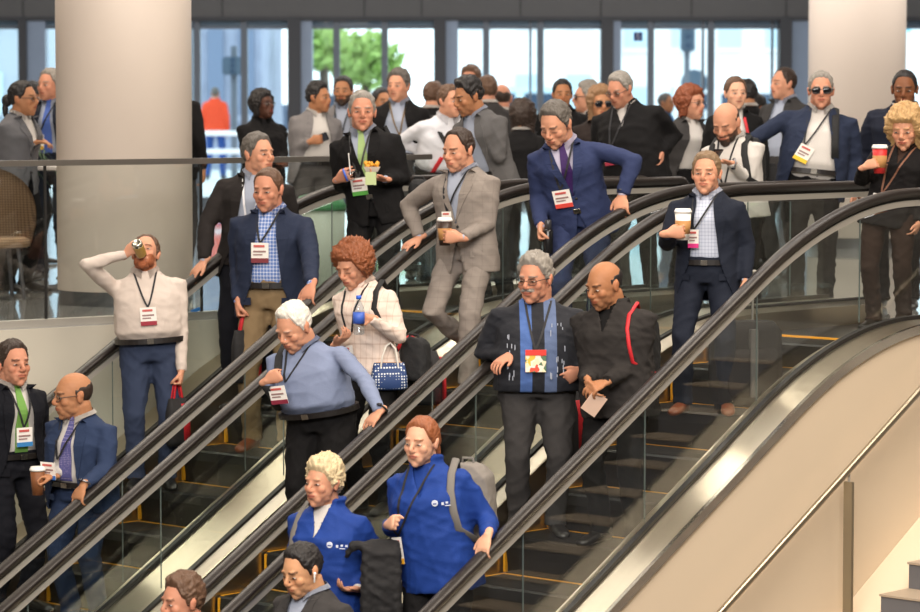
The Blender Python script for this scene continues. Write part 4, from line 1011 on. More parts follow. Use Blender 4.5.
b = stand(537, 1, .05); person('P13', 'grey haired man with moustache in dark blue panelled sweater, hand on the handrail', b, zt(b, 249), R_(2), 'red', ('thick', 'grey'), .285, hyaw=R_(-30), hpitch=.12, top='sweater', scol=sweat, tcol=M('slacks_grey', 62, 60, 60), fat=.055, wide=1.05, glasses='clear',
    beard=3, bcol=HC['grey'], hem=.90, badge=dict(z=1.10, x=-.02, col=noisebadge, w=.052, h=.068), RH=('px', 500, 361, .20, (-.5, -.4, -.4), (0, 0, -1), 'rail'), poleR=(-.5, .8, -.2), LH=('px', 570, 377, .18, (-.7, -.4, -.5), (-.5, .5, 0), 'relax'), neck='round')
b = stand(618, 1, .0); person('P14', 'bald man with dark stubble in long charcoal coat with red strap, hands clasped low', b, zt(b, 255), R_(-28), 'olive', ('ring', 'black'), .275, hyaw=R_(-52), hpitch=.3, top='coat', open_='zip', jcol=M('coat_charcoal', 50, 47, 46, .9), scol=blackt, tcol=blackt, fat=.02, wide=1.05, stub=.9,
    LH=('px', 594, 387, .3, (-.8, -.3, -.35), (-.2, .3, -.9), 'relax'), RH=('px', 590, 392, .26, (.1, -.5, -.7), (.9, 0, 0), 'relax'), hem=.78, hx=612)
b = stand(706, -2, .19); person('P15', 'man in navy suit and pale shirt holding a white lidded coffee cup', b, zt(b, 148), R_(-12), 'pink', ('short', 'sand'), .255, hyaw=R_(-16), jcol=navy, tcol=navy, scol=checkw, shoe=brownS, open_='open', hem=.74,
    badge=dict(z=1.16, x=-.06, strip=srgb(220, 40, 130), w=.03), RH=('px', 680, 232, .33, (.9, -.2, .15), (0, .6, 0), 'grip'), LH=('down',), legs=dict(R=(-.13, -.06, 0), L=(.12, -.02, 0)))
b = V(*EP(-1.7, 3.86)); person('P16', 'woman with curly blond hair in black jacket holding a red paper cup, right edge', b, zt(b, 101), R_(-20), 'pink', ('bigcurl', 'blond'), .275, hyaw=R_(-22), hpitch=.3, fem=1, top='coat', open_='zip', jcol=M('jacket_black_zip', 26, 24, 25), scol=M('brown_top', 66, 48, 40),
    tcol=M('trousers_brown', 48, 34, 28), RH=('px', 874, 163, .32, (.5, -.3, .3), (.6, .5, 0), 'grip'), badge=dict(z=.99, x=-.05, strip=srgb(110, 160, 60), cord=srgb(120, 80, 60)), hx=908)
b = fl(898, 22.3); person('P17', 'tall dark skinned man in navy jacket behind the curly blond woman', b, zt(b, 66), R_(-15), 'brown', ('buzz', 'black'), .275, hyaw=R_(-12), hpitch=.15, top='coat', open_='zip', jcol=M('jacket_navy_soft', 30, 34, 48), scol=white, tcol=blackt, wide=1.1, stub=.3, hx=906)
# --- on the upper floor
U = [
 dict(k='U1', l='man in dark sunglasses, navy blazer and white shirt with yellow edged badge', x=812, D=22.0, t=68, f=-4, sk='red', h=('short', 'grey'), hh=.265, jcol=blaz, scol=white, tcol=blackt, glasses='sun', open_='wide', fat=.055, wide=1.1, badge=dict(z=1.12, x=-.08, strip=srgb(230, 190, 30), rot=.4), RH=('at', (-.52, -.15, 1.02), (-.6, -.5, -.4), (0, 0, -1), 'relax'), poleR=(-.8, .3, .2), hx=822),
 dict(k='U2', l='bald bearded man in white shirt with black backpack straps typing on his phone', x=740, D=21.35, t=97, f=-25, hy=-30, sk='pink', h=('ring', 'dkbrown'), hh=.28, hp=.5, top='shirt', scol=white, tcol=blackt, beard=1, bcol=HC['dkbrown'], badge=dict(z=1.0, x=-.05), RH=('px', 712, 160, .3, (.2, -.5, .2), (.5, 0, .6), 'grip'), LH=('px', 720, 162, .33, (-.9, -.3, .1), (0, 0, 1), 'relax'), hx=731, fat=.01, vox=.0075),
 dict(k='U3', l='tall grey haired man in glasses and zipped black jacket looking down', x=638, D=22.9, t=67, f=-22, hy=-40, sk='red', h=('short', 'grey'), hh=.26, hp=.35, top='coat', open_='zip', jcol=blk, scol=white, tcol=blk, glasses='clear', fat=.05, wide=1.12, badge=dict(z=1.1, x=-.1), LH=('px', 662, 161, .15, (0, -.4, -1), (-1, 0, 0), 'relax'), hx=622),
 dict(k='U4', l='woman with auburn bob and glasses in grey jacket over white blouse', x=688, D=24.4, t=83, f=30, hy=50, sk='pink', h=('bob', 'auburn'), hh=.27, fem=1, jcol=charc, scol=white, tcol=blk, glasses='clear', open_='wide'),
 dict(k='U5', l='young woman with brown hair behind the bald bearded man, red strap on shoulder', x=735, D=23.9, t=74, f=-5, hy=12, sk='fair', h=('tied', 'brown'), hh=.255, fem=1, jcol=blk, scol=white, tcol=blk, open_='wide'),
 dict(k='U6', l='man in charcoal suit beside the right column looking left', x=786, D=26.2, t=65, f=-40, hy=-62, sk='pink', h=('recede', 'dkbrown'), hh=.27, jcol=charc, scol=ltblue, tcol=charc, open_='open', fat=.03),
 dict(k='U7', l='young man with black hair in grey suit fingering his collar, head bowed', x=494, D=22.4, t=72, f=-42, hy=-62, sk='olive', h=('slick', 'black'), hh=.27, hp=.3, jcol=M('suit_steel_grey', 96, 94, 94), scol=ltblue, tcol=charc, open_='open', LH=('px', 483, 120, .12, (-.3, -.4, .8), (-.3, .6, 0), 'fist'), poleL=(.9, 0, -.5), hx=476, lean=.05, stub=.5),
 dict(k='U8', l='smiling man with grey brown hair in dark blazer and blue shirt, yellow edged badge', x=398, D=26.0, t=67, f=-10, hy=-24, sk='pink', h=('thick', 'dkgrey'), hh=.27, jcol=blk, scol=ltblue, tcol=charc, open_='wide', badge=dict(z=1.12, x=.03, strip=srgb(225, 205, 90), cord=srgb(110, 90, 60)), hx=400),
 dict(k='U9', l='man in white shirt with red strap bending over behind the young man in grey', x=440, D=24.6, t=82, f=20, hy=40, sk='pink', h=('short', 'brown'), hh=.26, top='shirt', scol=M('shirt_bright_white', 222, 222, 228), tcol=blk, belt=belt_b, lean=.35, fat=.04, RH=('px', 430, 162, .1, (.1, -.3, -1), (.8, 0, 0), 'relax'), poleR=(-.8, .6, 0)),
 dict(k='U10', l='man seen from behind, brown head left of the bending white shirt', x=432, D=28.5, t=79, f=150, sk='pink', h=('short', 'brown'), hh=.27, jcol=blk, tcol=blk),
 dict(k='U10b', l='man whose brown hair shows just above the young man in grey suit', x=472, D=29, t=64, f=-20, sk='red', h=('thick', 'brown'), hh=.27, jcol=blk, tcol=blk),
 dict(k='U10c', l='man with ginger brown hair right of the young man in grey suit', x=488, D=28, t=73, f=-160, sk='red', h=('short', 'brown'), hh=.27, jcol=charc, tcol=blk),
 dict(k='U10d', l='balding man seen from behind among the crowd at centre', x=502, D=28.5, t=81, f=178, sk='red', h=('ring', 'dkbrown'), hh=.27, jcol=blk, tcol=blk),
 dict(k='U10e', l='woman with long dark hair seen from behind beside the purple tie man', x=522, D=26, t=97, f=165, sk='tan', h=('long', 'dkbrown'), hh=.28, fem=1, jcol=blk, tcol=blk),
 dict(k='U11', l='dark haired man facing the camera just above the purple tie man', x=562, D=27.0, t=77, f=4, sk='olive', h=('short', 'black'), hh=.26, jcol=blk, tcol=blk, scol=charc, stub=.5),
 dict(k='U12', l='grey haired man in glasses in profile beside the blond sunglasses woman', x=590, D=27.5, t=79, f=-60, hy=-85, sk='pink', h=('thick', 'grey'), hh=.275, jcol=navy, tcol=blk, glasses='sun'),
 dict(k='U13', l='woman with long blond hair and sunglasses in dark top', x=600, D=25.4, t=83, f=10, sk='tan', h=('long', 'ltbrown'), hh=.29, fem=1, jcol=M('top_dark_brown', 44, 36, 34), tcol=blk, scol=blk, glasses='sun'),
 dict(k='U14', l='man in light grey jacket and white shirt looking right, phone in hand', x=312, D=26.8, t=80, f=24, hy=62, sk='olive', h=('slick', 'black'), hh=.26, jcol=greyj, scol=white, tcol=M('slacks_mid_grey', 84, 80, 78), open_='wide', belt=belt_b, RH=('px', 318, 140, .28, (.8, -.3, .2), (0, .6, 0), 'grip'), fat=.02, hx=317, badge=None),
 dict(k='U15', l='bearded man in grey jacket and blue shirt behind the man eating', x=344, D=28.6, t=74, f=-10, sk='tan', h=('short', 'black'), hh=.27, jcol=greyj, scol=ltblue, tcol=charc, open_='wide', beard=1, bcol=HC['dkbrown'], badge=dict(z=1.1)),
 dict(k='U16', l='woman with short black hair all in black looking up to the right', x=262, D=26.2, t=88, f=20, hy=50, hp=-.15, sk='dark', h=('bob', 'black'), hh=.25, fem=1, top='coat', jcol=blk, tcol=blk, scol=blk, glasses='clear', RH=('at', (-.08, -.28, 1.12), (.6, -.2, .4), (.3, .5, 0), 'fist'), LH=('at', (.1, -.28, 1.05), (-.6, -.2, .4), (-.3, .5, 0), 'fist'), fat=.02),
 dict(k='U18', l='person in black jacket standing half hidden behind the left column', x=173, D=25.2, t=62, f=170, sk='tan', h=('short', 'black'), hh=.25, jcol=blk, tcol=charc),
 dict(k='U19', l='woman with dark tied back hair in grey blazer at the far left, facing right', x=16, D=24.2, t=78, f=60, hy=72, sk='tan', h=('tied', 'black'), hh=.275, fem=1, jcol=M('blazer_mid_grey', 104, 104, 108), scol=white, tcol=blk, glasses='clear', RH=('px', 46, 142, .1, (.9, -.1, 0), (0, 0, -1), 'relax'), LH=('px', 44, 140, -.1, (.9, -.1, 0), (0, 0, -1), 'relax'), lean=.06),
 dict(k='U20', l='grey haired man in dark suit and blue tie partly hidden by the left column', x=52, D=25.8, t=66, f=-14, hy=-34, sk='red', h=('short', 'grey'), hh=.27, jcol=navy, scol=ltblue, tcol=navy, tie=blueT, open_='open', badge=dict(z=1.12, x=-.06, strip=srgb(225, 180, 60))),
 dict(k='U21', l='dark haired person behind the table at the far left', x=30, D=28.5, t=79, f=120, sk='tan', h=('short', 'black'), hh=.26, jcol=charc, tcol=blk),
 dict(k='U22', l='person in blue top far back, just left of the auburn bob woman', x=664, D=40, t=91, f=60, sk='tan', h=('buzz', 'dkgrey'), hh=.26, top='shirt', scol=M('top_blue', 66, 104, 150), tcol=jeans),
 dict(k='U23', l='dark haired person glimpsed just right of the young brown haired woman', x=748, D=27.5, t=77, f=-140, sk='tan', h=('short', 'black'), hh=.26, jcol=blk, tcol=blk),
 dict(k='U24', l='dark haired person low between the charcoal suit man and the brown haired woman', x=757, D=27.9, t=91, f=-60, sk='brown', h=('short', 'black'), hh=.26, jcol=charc, tcol=blk),
 dict(k='U25', l='dark haired person glimpsed low behind the smiling man in dark blazer', x=380, D=30, t=86, f=30, sk='tan', h=('short', 'black'), hh=.26, jcol=blk, tcol=blk),
 dict(k='U17', l='person in orange jacket and jeans standing outside the doors, seen from behind', x=215, D=60, t=86, f=176, sk='tan', h=('buzz', 'dkgrey'), hh=.25, top='coat', open_='none', jcol=M('jacket_orange', 235, 84, 52), tcol=M('jeans_bright', 52, 84, 150), legs=dict(w=.14)),
]
for u in U:
    u = dict(u); b = fl(u.pop('x'), u.pop('D')); key = u.pop('k'); lb = u.pop('l'); t_ = u.pop('t'); f_ = R_(u.pop('f')); hy = u.pop('hy', None)
    fine = b.y < 22.6
    person(key, lb, b, zt(b, t_), f_, u.pop('sk'), u.pop('h'), u.pop('hh'), hyaw=(R_(hy) if hy is not None else None), hpitch=u.pop('hp', 0.), fine=fine, scol=u.pop('scol', white), **u)
# ================================================================ things people hold and wear, and the furniture
def wp(k, p): P = PEOPLE[k]; return P['base']+Matrix.Rotation(P['face'], 3, 'Z') @ (P['FIN'] @ Vector(p))
def rel(b, M4, vs): bmesh.ops.transform(b, matrix=M4, verts=vs)
lidw = mat('lid_white', srgb(238, 236, 232), .4); cupw = mat('cup_white', srgb(236, 232, 226), .5); kraft = mat('cup_kraft', srgb(176, 128, 76), .7); coffee = mat('cup_brown', srgb(128, 78, 44), .6); redc = mat('cup_red', srgb(200, 44, 44), .5); lidb = mat('lid_dark', srgb(60, 44, 36), .4)
def cup(k, hnd, label, body=cupw, sleeve=kraft, lid=lidw, s=1.15, up=.02, tilt=(0, 0), r=.041, h=.135):
    c = PEOPLE[k]['out'][hnd]+V(0, 0, up)+PEOPLE[k]['out'][hnd+'n']*.022; e = empty('coffee_cup', c-V(0, 0, h*s*.5)); e.rotation_euler = (tilt[0], tilt[1], 0)
    bm = bmesh.new(); lathe(bm, (0, 0, 0), [(r*.72*s, 0), (r*.98*s, h*s)], 28); obj('cup_body', bm, body, e, True)
    if sleeve: bm = bmesh.new(); lathe(bm, (0, 0, 0), [(r*.80*s, h*.22*s), (r*.81*s, h*.22*s), (r*.955*s, h*.70*s), (r*.93*s, h*.70*s)], 28); obj('sleeve', bm, sleeve, e, True)
    bm = bmesh.new(); lathe(bm, (0, 0, h*s), [(r*1.05*s, -.004), (r*1.06*s, .008), (r*.98*s, .011), (r*.90*s, .022), (r*.5*s, .022)], 28); obj('lid', bm, lid, e, True)
    return tag(e, label, 'cup')
cup('P2', 'R', 'brown paper coffee cup with white lid held by the bald man in blue', body=coffee, sleeve=None)
cup('P8', 'L', 'brown sleeved coffee cup held by the man in grey plaid suit', body=lidb, sleeve=kraft, lid=lidw, s=1.2)
cup('P15', 'R', 'white coffee cup with domed lid held by the man in navy suit', s=1.25, up=.03)
cup('P16', 'R', 'red paper cup with white lid held by the curly blond woman', body=redc, s=1.25, up=.02)
# can at the drinking man's mouth
P = PEOPLE['P3']; mouth = P['base']+Matrix.Rotation(P['face'], 3, 'Z') @ (P['HF'] @ V(0, -.10, -.05)); ax = V(-.15, -.75, .62).normalized()
e = empty('drink_can', mouth+ax*.075); e.rotation_mode = 'QUATERNION'; e.rotation_quaternion = ax.to_track_quat('Z', 'Y')
bm = bmesh.new(); lathe(bm, (0, 0, 0), [(.026, -.078), (.036, -.068), (.036, .062), (.028, .074), (.024, .074), (.018, .066)], 28); obj('can_body', bm, mat('can_metal', srgb(196, 190, 176), .25, .9), e, True)
bm = bmesh.new(); lathe(bm, (0, 0, 0), [(.0365, -.055), (.0368, -.05), (.0368, .04), (.0365, .045)], 28); obj('can_label', bm, mat('can_gold', srgb(176, 140, 70), .4), e, True)
tag(e, 'metal drink can tipped to the mouth of the man in cream shirt', 'can')
# bottle
c = PEOPLE['P7']['out']['L']; e = empty('water_bottle', c-V(0, 0, .10)); clr = glassmat('bottle_plastic', (.82, .88, .92), 1.)
bm = bmesh.new(); lathe(bm, (0, 0, 0), [(.030, 0), (.036, .01), (.036, .15), (.030, .18), (.014, .21), (.014, .225)], 24); obj('bottle_body', bm, clr, e, True)
bm = bmesh.new(); lathe(bm, (0, 0, 0), [(.0372, .07), (.0372, .14)], 24); obj('label_band', bm, mat('label_blue', srgb(60, 96, 190), .5), e, True)
bm = bmesh.new(); lathe(bm, (0, 0, 0), [(.017, .222), (.017, .245)], 20); obj('cap', bm, mat('cap_blue', srgb(50, 100, 210), .4), e, True)
tag(e, 'clear water bottle with blue cap held by the ginger curly haired woman', 'bottle')
# phones
def phone(k, hnd, label, rot=(1.0, 0, .3), m=None, off=(0, 0, .01)):
    e = empty('phone', PEOPLE[k]['out'][hnd]+V(*off)); e.rotation_euler = rot
    obj('body', bb(-.037, .037, -.005, .005, -.07, .07, bev=.004), m or mat('phone_black', srgb(24, 24, 28), .2), e); obj('screen', bb(-.033, .033, -.0065, -.004, -.062, .062), mat('phone_glass', srgb(50, 54, 62), .08), e)
    return tag(e, label, 'phone')
phone('U2', 'R', 'dark phone in the hands of the bald bearded man'); phone('U14', 'R', 'dark phone held by the man in light grey jacket', (.3, 1.2, 0))
phone('P10', 'R', 'red cased phone held by the short haired blond woman', (.8, .4, .3), mat('phone_red', srgb(190, 40, 44), .3))
# tote bags
redp = mat('tote_red', srgb(196, 34, 44), .6); blkf = mat('tote_black', srgb(26, 25, 27), .8, bump=.3, bs=30)
def tote(c, rz, label, w_=.20, h_=.36, d_=.06, red=.45, hl=.12):
    e = empty('tote_bag', c, rz); bm = bmesh.new()
    secs = [(V(0, 0, -hl), V(1, 0, 0), V(0, 1, 0), w_*.42, d_*.25), (V(0, 0, -hl-h_*.3), V(1, 0, 0), V(0, 1, 0), w_*.5, d_*.7), (V(0, 0, -hl-h_*.9), V(1, 0, 0), V(0, 1, 0), w_*.5, d_*.8), (V(0, 0, -hl-h_), V(1, 0, 0), V(0, 1, 0), w_*.44, d_*.6)]
    loft(bm, secs, 20, 4); obj('bag_body', bm, blkf, e, True)
    bm = bmesh.new(); loft(bm, [(V(w_*(.5-red/2), 0, z), V(1, 0, 0), V(0, 1, 0), w_*red*.55, dd) for z, dd in ((-hl-h_*.12, d_*.5), (-hl-h_*.3, d_*.76), (-hl-h_*.9, d_*.86))], 16, 4); obj('red_panel', bm, redp, e, True)
    for s in (-1, 1):
        bm = bmesh.new(); tube(bm, [V(-w_*.22, s*.012, -hl), V(-w_*.12, s*.01, -hl*.3), V(0, s*.008, 0), V(w_*.12, s*.01, -hl*.3), V(w_*.22, s*.012, -hl)], [(.010, .003)]*5, 8, V(1, 0, 0)); obj('handle', bm, redp, e, True)
    return tag(e, label, 'bag')
tote(PEOPLE['P4']['out']['R']+V(0, 0, .02), .5, 'black and red bag hanging from the hand of the navy blazer man')
tote(PEOPLE['P3']['out']['L']+V(.02, 0, .02), .9, 'black and red bag hanging from the hand of the man drinking', .18, .32)
tote(V(*at(573, 372, PEOPLE['P13']['base'].y+.28)), 1.0, 'red and black bag hanging between the sweater man and the coat man', .2, .44, .06, .6)
e = tote(V(*at(410, 336, PEOPLE['P7']['base'].y+.15)), .3, 'black soft bag carried behind the ginger curly haired woman', .42, .34, .16, .05, .1)
# patterned purse
dotp = dots('purse_pattern', srgb(36, 62, 112), srgb(214, 220, 226), 55, .33)
c = at(389, 376, PEOPLE['P7']['base'].y-.16); e = empty('handbag', c, .15); X_, Y1 = V(1, 0, 0), V(0, 1, 0)
bm = bmesh.new(); loft(bm, [(V(0, 0, -.085), X_, Y1, .10, .05), (V(0, 0, -.07), X_, Y1, .118, .062), (V(0, 0, 0), X_, Y1, .115, .06), (V(0, 0, .07), X_, Y1, .10, .03), (V(0, 0, .085), X_, Y1, .095, .012)], 28, 3.5); obj('bag_body', bm, dotp, e, True)
tanl = mat('leather_tan', srgb(190, 150, 110), .5)
for s in (-1, 1):
    bm = bmesh.new(); tube(bm, [V(-.055, s*.03, .06), V(-.045, s*.03, .13), V(-.02, s*.02, .19), V(.01, s*.01, .21), V(.04, s*.02, .17), V(.055, s*.03, .06)], .006, 8); obj('handle', bm, mat('handle_white', srgb(226, 220, 210), .5), e, True)
bm = bmesh.new(); tube(bm, [V(-.08, -.005, .083), V(.08, -.005, .083)], .006, 8); obj('zip', bm, tanl, e, True)
tag(e, 'small handbag patterned in blue and white beside the ginger haired woman', 'handbag')
# straps and backpacks
def strap(k, pts, w_, m, par, name='strap', dy=.012):
    P = PEOPLE[k]; R3 = Matrix.Rotation(P['face'], 3, 'Z'); bm = bmesh.new(); q = []
    for p in pts:
        if len(p) == 2: v = P['cast'](p[0], p[1], dy)
        else: v = V(*p)
        q.append(P['base']+R3 @ (P['FIN'] @ v)-par.location)
    Ri = Matrix.Rotation(-par.rotation_euler.z, 3, 'Z'); tube(bm, [Ri @ x for x in q], [(w_, .006)]*len(q), 10, Ri @ (R3 @ V(1, 0, 0))); return obj(name, bm, m, par, True)
def backpack(k, label, m, pos=(0, .25, 1.2), size=(.15, .10, .22), sides=(-1, 1), m2=None, sx=.125, sw_=.022, rz=0, front=True):
    P = PEOPLE[k]; c = wp(k, pos); e = empty('backpack', c, P['face']+rz); a, b, h = size
    bm = bmesh.new(); loft(bm, [(V(0, 0, -h), X_, Y1, a*.85, b*.8), (V(0, 0, -h*.9), X_, Y1, a*.98, b), (V(0, 0, 0), X_, Y1, a, b), (V(0, 0, h*.7), X_, Y1, a*.92, b*.9), (V(0, -.01, h*.95), X_, Y1, a*.6, b*.55), (V(0, -.02, h), X_, Y1, a*.3, b*.3)], 28, 3.2)
    me = remesh(bm, .01, 3); wrinkle(me, .006, .12, 5, 5); link('pack_body', me, m, e)
    bm = bmesh.new(); loft(bm, [(V(0, b*.9, -h*.85), X_, Y1, a*.75, b*.35), (V(0, b*.95, -h*.3), X_, Y1, a*.78, b*.4), (V(0, b*.9, 0), X_, Y1, a*.7, b*.2)], 20, 3.5); obj('front_pocket', bm, m2 or m, e, True)
    bm = bmesh.new(); tube(bm, [V(-.035, -.02, h*.93), V(-.03, -.02, h*1.1), V(.03, -.02, h*1.1), V(.035, -.02, h*.93)], .008, 8); obj('grab_handle', bm, m2 or m, e, True)
    if front:
        for s in sides: strap(k, [(s*sx*.75, .12, 1.36), (s*sx, .04, 1.462), (s*sx, 1.40), (s*(sx+.005), 1.32), (s*(sx+.012), 1.22), (s*(sx+.022), 1.12), (s*(sx+.06), .0, 1.04), (s*(sx+.02), .16, 1.02)], sw_, m2 or m, e, 'shoulder_strap')
    return tag(e, label, 'backpack')
greyp = mat('pack_grey', srgb(126, 120, 114), .85, bump=.3, bs=50, var=.08, vs=20); greyd = mat('pack_strap_grey', srgb(112, 108, 104), .8); blkp = mat('pack_black', srgb(24, 24, 26), .8, bump=.3, bs=50)
backpack('P11', 'grey backpack worn by the ginger haired woman in blue', greyp, (.10, .23, 1.19), (.15, .11, .24), (1,), greyd, .145, .022)
backpack('P10', 'grey strapped pack on the shoulder of the short haired blond woman', greyp, (-.06, .23, 1.15), (.14, .10, .22), (-1,), greyd, .125, .018)
backpack('U2', 'black backpack worn by the bald bearded man in white shirt', blkp, (0, .22, 1.2), (.14, .09, .22), (-1, 1), None, .11, .024)
backpack('U1', 'black shoulder pack on the man in dark sunglasses', blkp, (.10, .24, 1.15), (.14, .09, .2), (1,), None, .10, .028)
backpack('P6', 'black backpack hung from the shoulder of the white haired man', blkp, (-.08, .24, 1.16), (.14, .10, .2), (), None)
strap('P6', [(-.12, .04, 1.462), (-.12, 1.40), (-.12, 1.32), (-.13, 1.24), (-.15, 1.14), (-.16, 1.06)], .026, blkp, [o for o in bpy.data.objects if o.get('label', '').startswith('black backpack hung')][0], 'shoulder_strap', .02)
e = backpack('P14', 'backpack with red straps worn by the bald man in charcoal coat', blkp, (0, .25, 1.18), (.15, .09, .2), (1,), redp, .125, .012)
e = backpack('P7', 'black bag with a wide strap over the shoulder of the ginger curly woman', blkp, (.22, .10, .95), (.10, .07, .14), (), None)
strap('P7', [(.10, .10, 1.38), (.115, .03, 1.462), (.118, 1.40), (.125, 1.30), (.14, 1.2), (.17, .0, 1.08)], .020, blkp, e, 'shoulder_strap')
e = backpack('FD', 'black shoulder bag at the hip of the man eating', blkp, (.27, .02, .95), (.08, .10, .13), (), None)
strap('FD', [(.10, .10, 1.38), (.13, .03, 1.462), (.16, .11, 1.3), (.22, .09, 1.1)], .016, blkp, e, 'shoulder_strap')
e = empty('shoulder_bag', wp('U5', (.2, .1, .9)), PEOPLE['U5']['face']); obj('bag_body', bb(-.14, .14, -.06, .06, -.13, .13, bev=.03), blkp, e); strap('U5', [(.06, .05, 1.46), (.07, 1.38), (.09, 1.28), (.12, 1.15), (.16, 1.02)], .012, redp, e, 'red_strap'); tag(e, 'bag on a red strap worn by the young brown haired woman', 'bag')
e = empty('shoulder_bag', wp('U9', (.2, -.02, .85)), PEOPLE['U9']['face']); obj('bag_body', bb(-.14, .14, -.06, .06, -.13, .13, bev=.03), blkp, e); strap('U9', [(-.10, .06, 1.44), (-.08, 1.34), (-.02, 1.24), (.06, 1.12), (.13, 1.02)], .02, blkp, e, 'cross_strap'); strap('U9', [(-.07, 1.16), (-.10, 1.08), (-.11, 1.0)], .02, redp, e, 'red_tag'); tag(e, 'black bag with cross strap on the bending man in white shirt', 'bag')
# briefcase with papers beside the sunglasses man
c = wp('U1', (-.50, -.25, .92)); e = empty('document_bag', c, .5); obj('bag_body', bb(-.19, .19, -.05, .05, -.16, .13, bev=.02), blkp, e)
p_ = obj('paper_stack', bb(-.15, .12, -.022, .022, .05, .24, bev=.004), mat('paper_tan', srgb(196, 168, 136), .7), e); p_.rotation_euler = (0, .35, 0)
for s in (-1, 1): bm = bmesh.new(); tube(bm, [V(-.07, s*.05, .12), V(-.06, s*.05, .26), V(.06, s*.05, .26), V(.07, s*.05, .12)], .007, 8); obj('handle', bm, blkp, e, True)
tag(e, 'black document bag with tan papers sticking out, beside the sunglasses man', 'bag')
# jacket over the arm of the woman in blue
c = wp('P11', (-.20, -.20, 1.06)); e = obj('folded_jacket', bmesh.new(), blkf); bm = bmesh.new()
for i in range(5): tube(bm, [V(-.07+.035*i, .0+.01*(i % 2), .03), V(-.085+.038*i, -.035, .0), V(-.09+.04*i, -.04, -.2), V(-.095+.042*i, -.03+.02*(i % 2), -.42), V(-.10+.044*i, -.02, -.58+.03*(i % 3))], [.03, .035, .038, .036, .03], 10)
for i in range(4): tube(bm, [V(-.06+.035*i, .02, .03), V(-.07+.04*i, .05, -.15), V(-.08+.05*i, .05, -.46)], [.03, .035, .03], 10)
tube(bm, [V(-.11, -.02, .02), V(-.16, -.02, .03), V(-.20, 0, -.04)], [.03, .028, .02], 8)
me = remesh(bm, .012, 4); wrinkle(me, .01, .1, 9, 6); e.data = me; me.materials.append(blkf); e.location = c
tag(e, 'black jacket draped over the forearm of the ginger haired woman in blue', 'jacket')
# papers in the coat man's hands, mug in the purple tie man's hand
e = obj('folded_card', bb(-.05, .05, -.004, .004, -.10, .03), mat('card_pink', srgb(206, 176, 158), .6)); e.location = PEOPLE['P14']['out']['L']+V(.02, -.03, -.03); e.rotation_euler = (.2, .6, .3)
tag(e, 'folded card held low by the bald man in charcoal coat', 'card')
c = PEOPLE['P9']['out']['R']; e = empty('travel_flask', c-V(0, 0, .10)); bm = bmesh.new(); lathe(bm, (0, 0, 0), [(.030, 0), (.034, .01), (.034, .15), (.026, .165)], 24); obj('flask_body', bm, mat('flask_black', srgb(22, 22, 24), .25), e, True)
bm = bmesh.new(); lathe(bm, (0, 0, 0), [(.024, .163), (.022, .22), (.016, .225)], 20); obj('flask_cap', bm, mat('flask_cap', srgb(60, 60, 64), .3), e, True); tag(e, 'black flask in the lowered hand of the purple tie man', 'flask')
# the meal
c = PEOPLE['FD']['out']['L']; e = empty('food_carton', c+V(-.01, -.02, .0)); bm = bmesh.new()
v = [[V(x*a, y*b, z) for x, y in ((-1, -1), (1, -1), (1, 1), (-1, 1))] for a, b, z in ((.04, .03, -.0), (.058, .042, .035))]; vs = [[bm.verts.new(p) for p in r] for r in v]
for i in range(4): bm.faces.new((vs[0][i], vs[0][(i+1) % 4], vs[1][(i+1) % 4], vs[1][i]))
bm.faces.new(vs[0][::-1]); bmesh.ops.solidify(bm, geom=bm.faces[:], thickness=.003); obj('tray', bm, mat('tray_white', srgb(236, 230, 220), .6), e)
bm = bmesh.new(); r_ = random.Random(4)
for i in range(26): ell(bm, V(r_.uniform(-.045, .045), r_.uniform(-.03, .03), .032+r_.uniform(0, .03)), [r_.uniform(.010, .02)]*3, sub=1)
tag(obj('food', bm, mat('food_orange', srgb(226, 158, 50), .6, var=.3, vs=60), e, True), kind='stuff')
obj('napkin', bb(-.045, .03, -.05, -.046, -.09, .0), mat('napkin', srgb(190, 205, 150), .7), e); tag(e, 'small white carton of orange food held by the man eating', 'food')
c = PEOPLE['FD']['out']['R']; e = empty('snack_cup', c+V(-.0, -.03, -.02)); bm = bmesh.new(); lathe(bm, (0, 0, 0), [(.032, -.03), (.046, .045)], 24); obj('cup_body', bm, clr, e, True)
bm = bmesh.new(); lathe(bm, (-.035, -.02, .01), [(.045, -.006), (.05, .006)], 24, Matrix.Rotation(1.2, 3, 'Y')); obj('blue_lid', bm, mat('lid_blue', srgb(60, 100, 200), .4), e, True)
bm = bmesh.new(); tube(bm, [V(.0, 0, .02), V(-.012, -.01, .16)], .004, 8); obj('straw', bm, lidw, e, True); tag(e, 'small clear cup with blue lid and white straw in the eating man\'s hand', 'cup')
# rolling suitcase behind the navy suit man
b_ = stand(745, -2, -.02); e = empty('suitcase', b_+V(0, 0, .004), .3)
bm = bmesh.new(); loft(bm, [(V(0, 0, z), X_, Y1, a_, d_) for z, a_, d_ in ((.05, .19, .10), (.08, .215, .125), (.30, .22, .13), (.50, .215, .125), (.56, .17, .10))], 32, 4.5); obj('case_body', bm, M('case_black', 34, 31, 31, .75, bump=.3), e, True)
bm = bmesh.new(); loft(bm, [(V(0, -.125, z), X_, Y1, a_, .03) for z, a_ in ((.10, .14), (.14, .165), (.36, .165), (.40, .14))], 24, 4); obj('outer_pocket', bm, M('case_black_soft', 40, 36, 36, .8), e, True)
obj('grey_band', bb(-.03, .02, -.162, -.09, .1, .52, bev=.004), mat('band_grey', srgb(92, 88, 86), .6), e)
bm = bmesh.new()
for s in (-1, 1): tube(bm, [V(s*.08, .08, .5), V(s*.08, .08, .86)], .008, 8)
tube(bm, [V(-.095, .08, .86), V(.095, .08, .86)], .014, 10); obj('pull_handle', bm, alu, e, True)
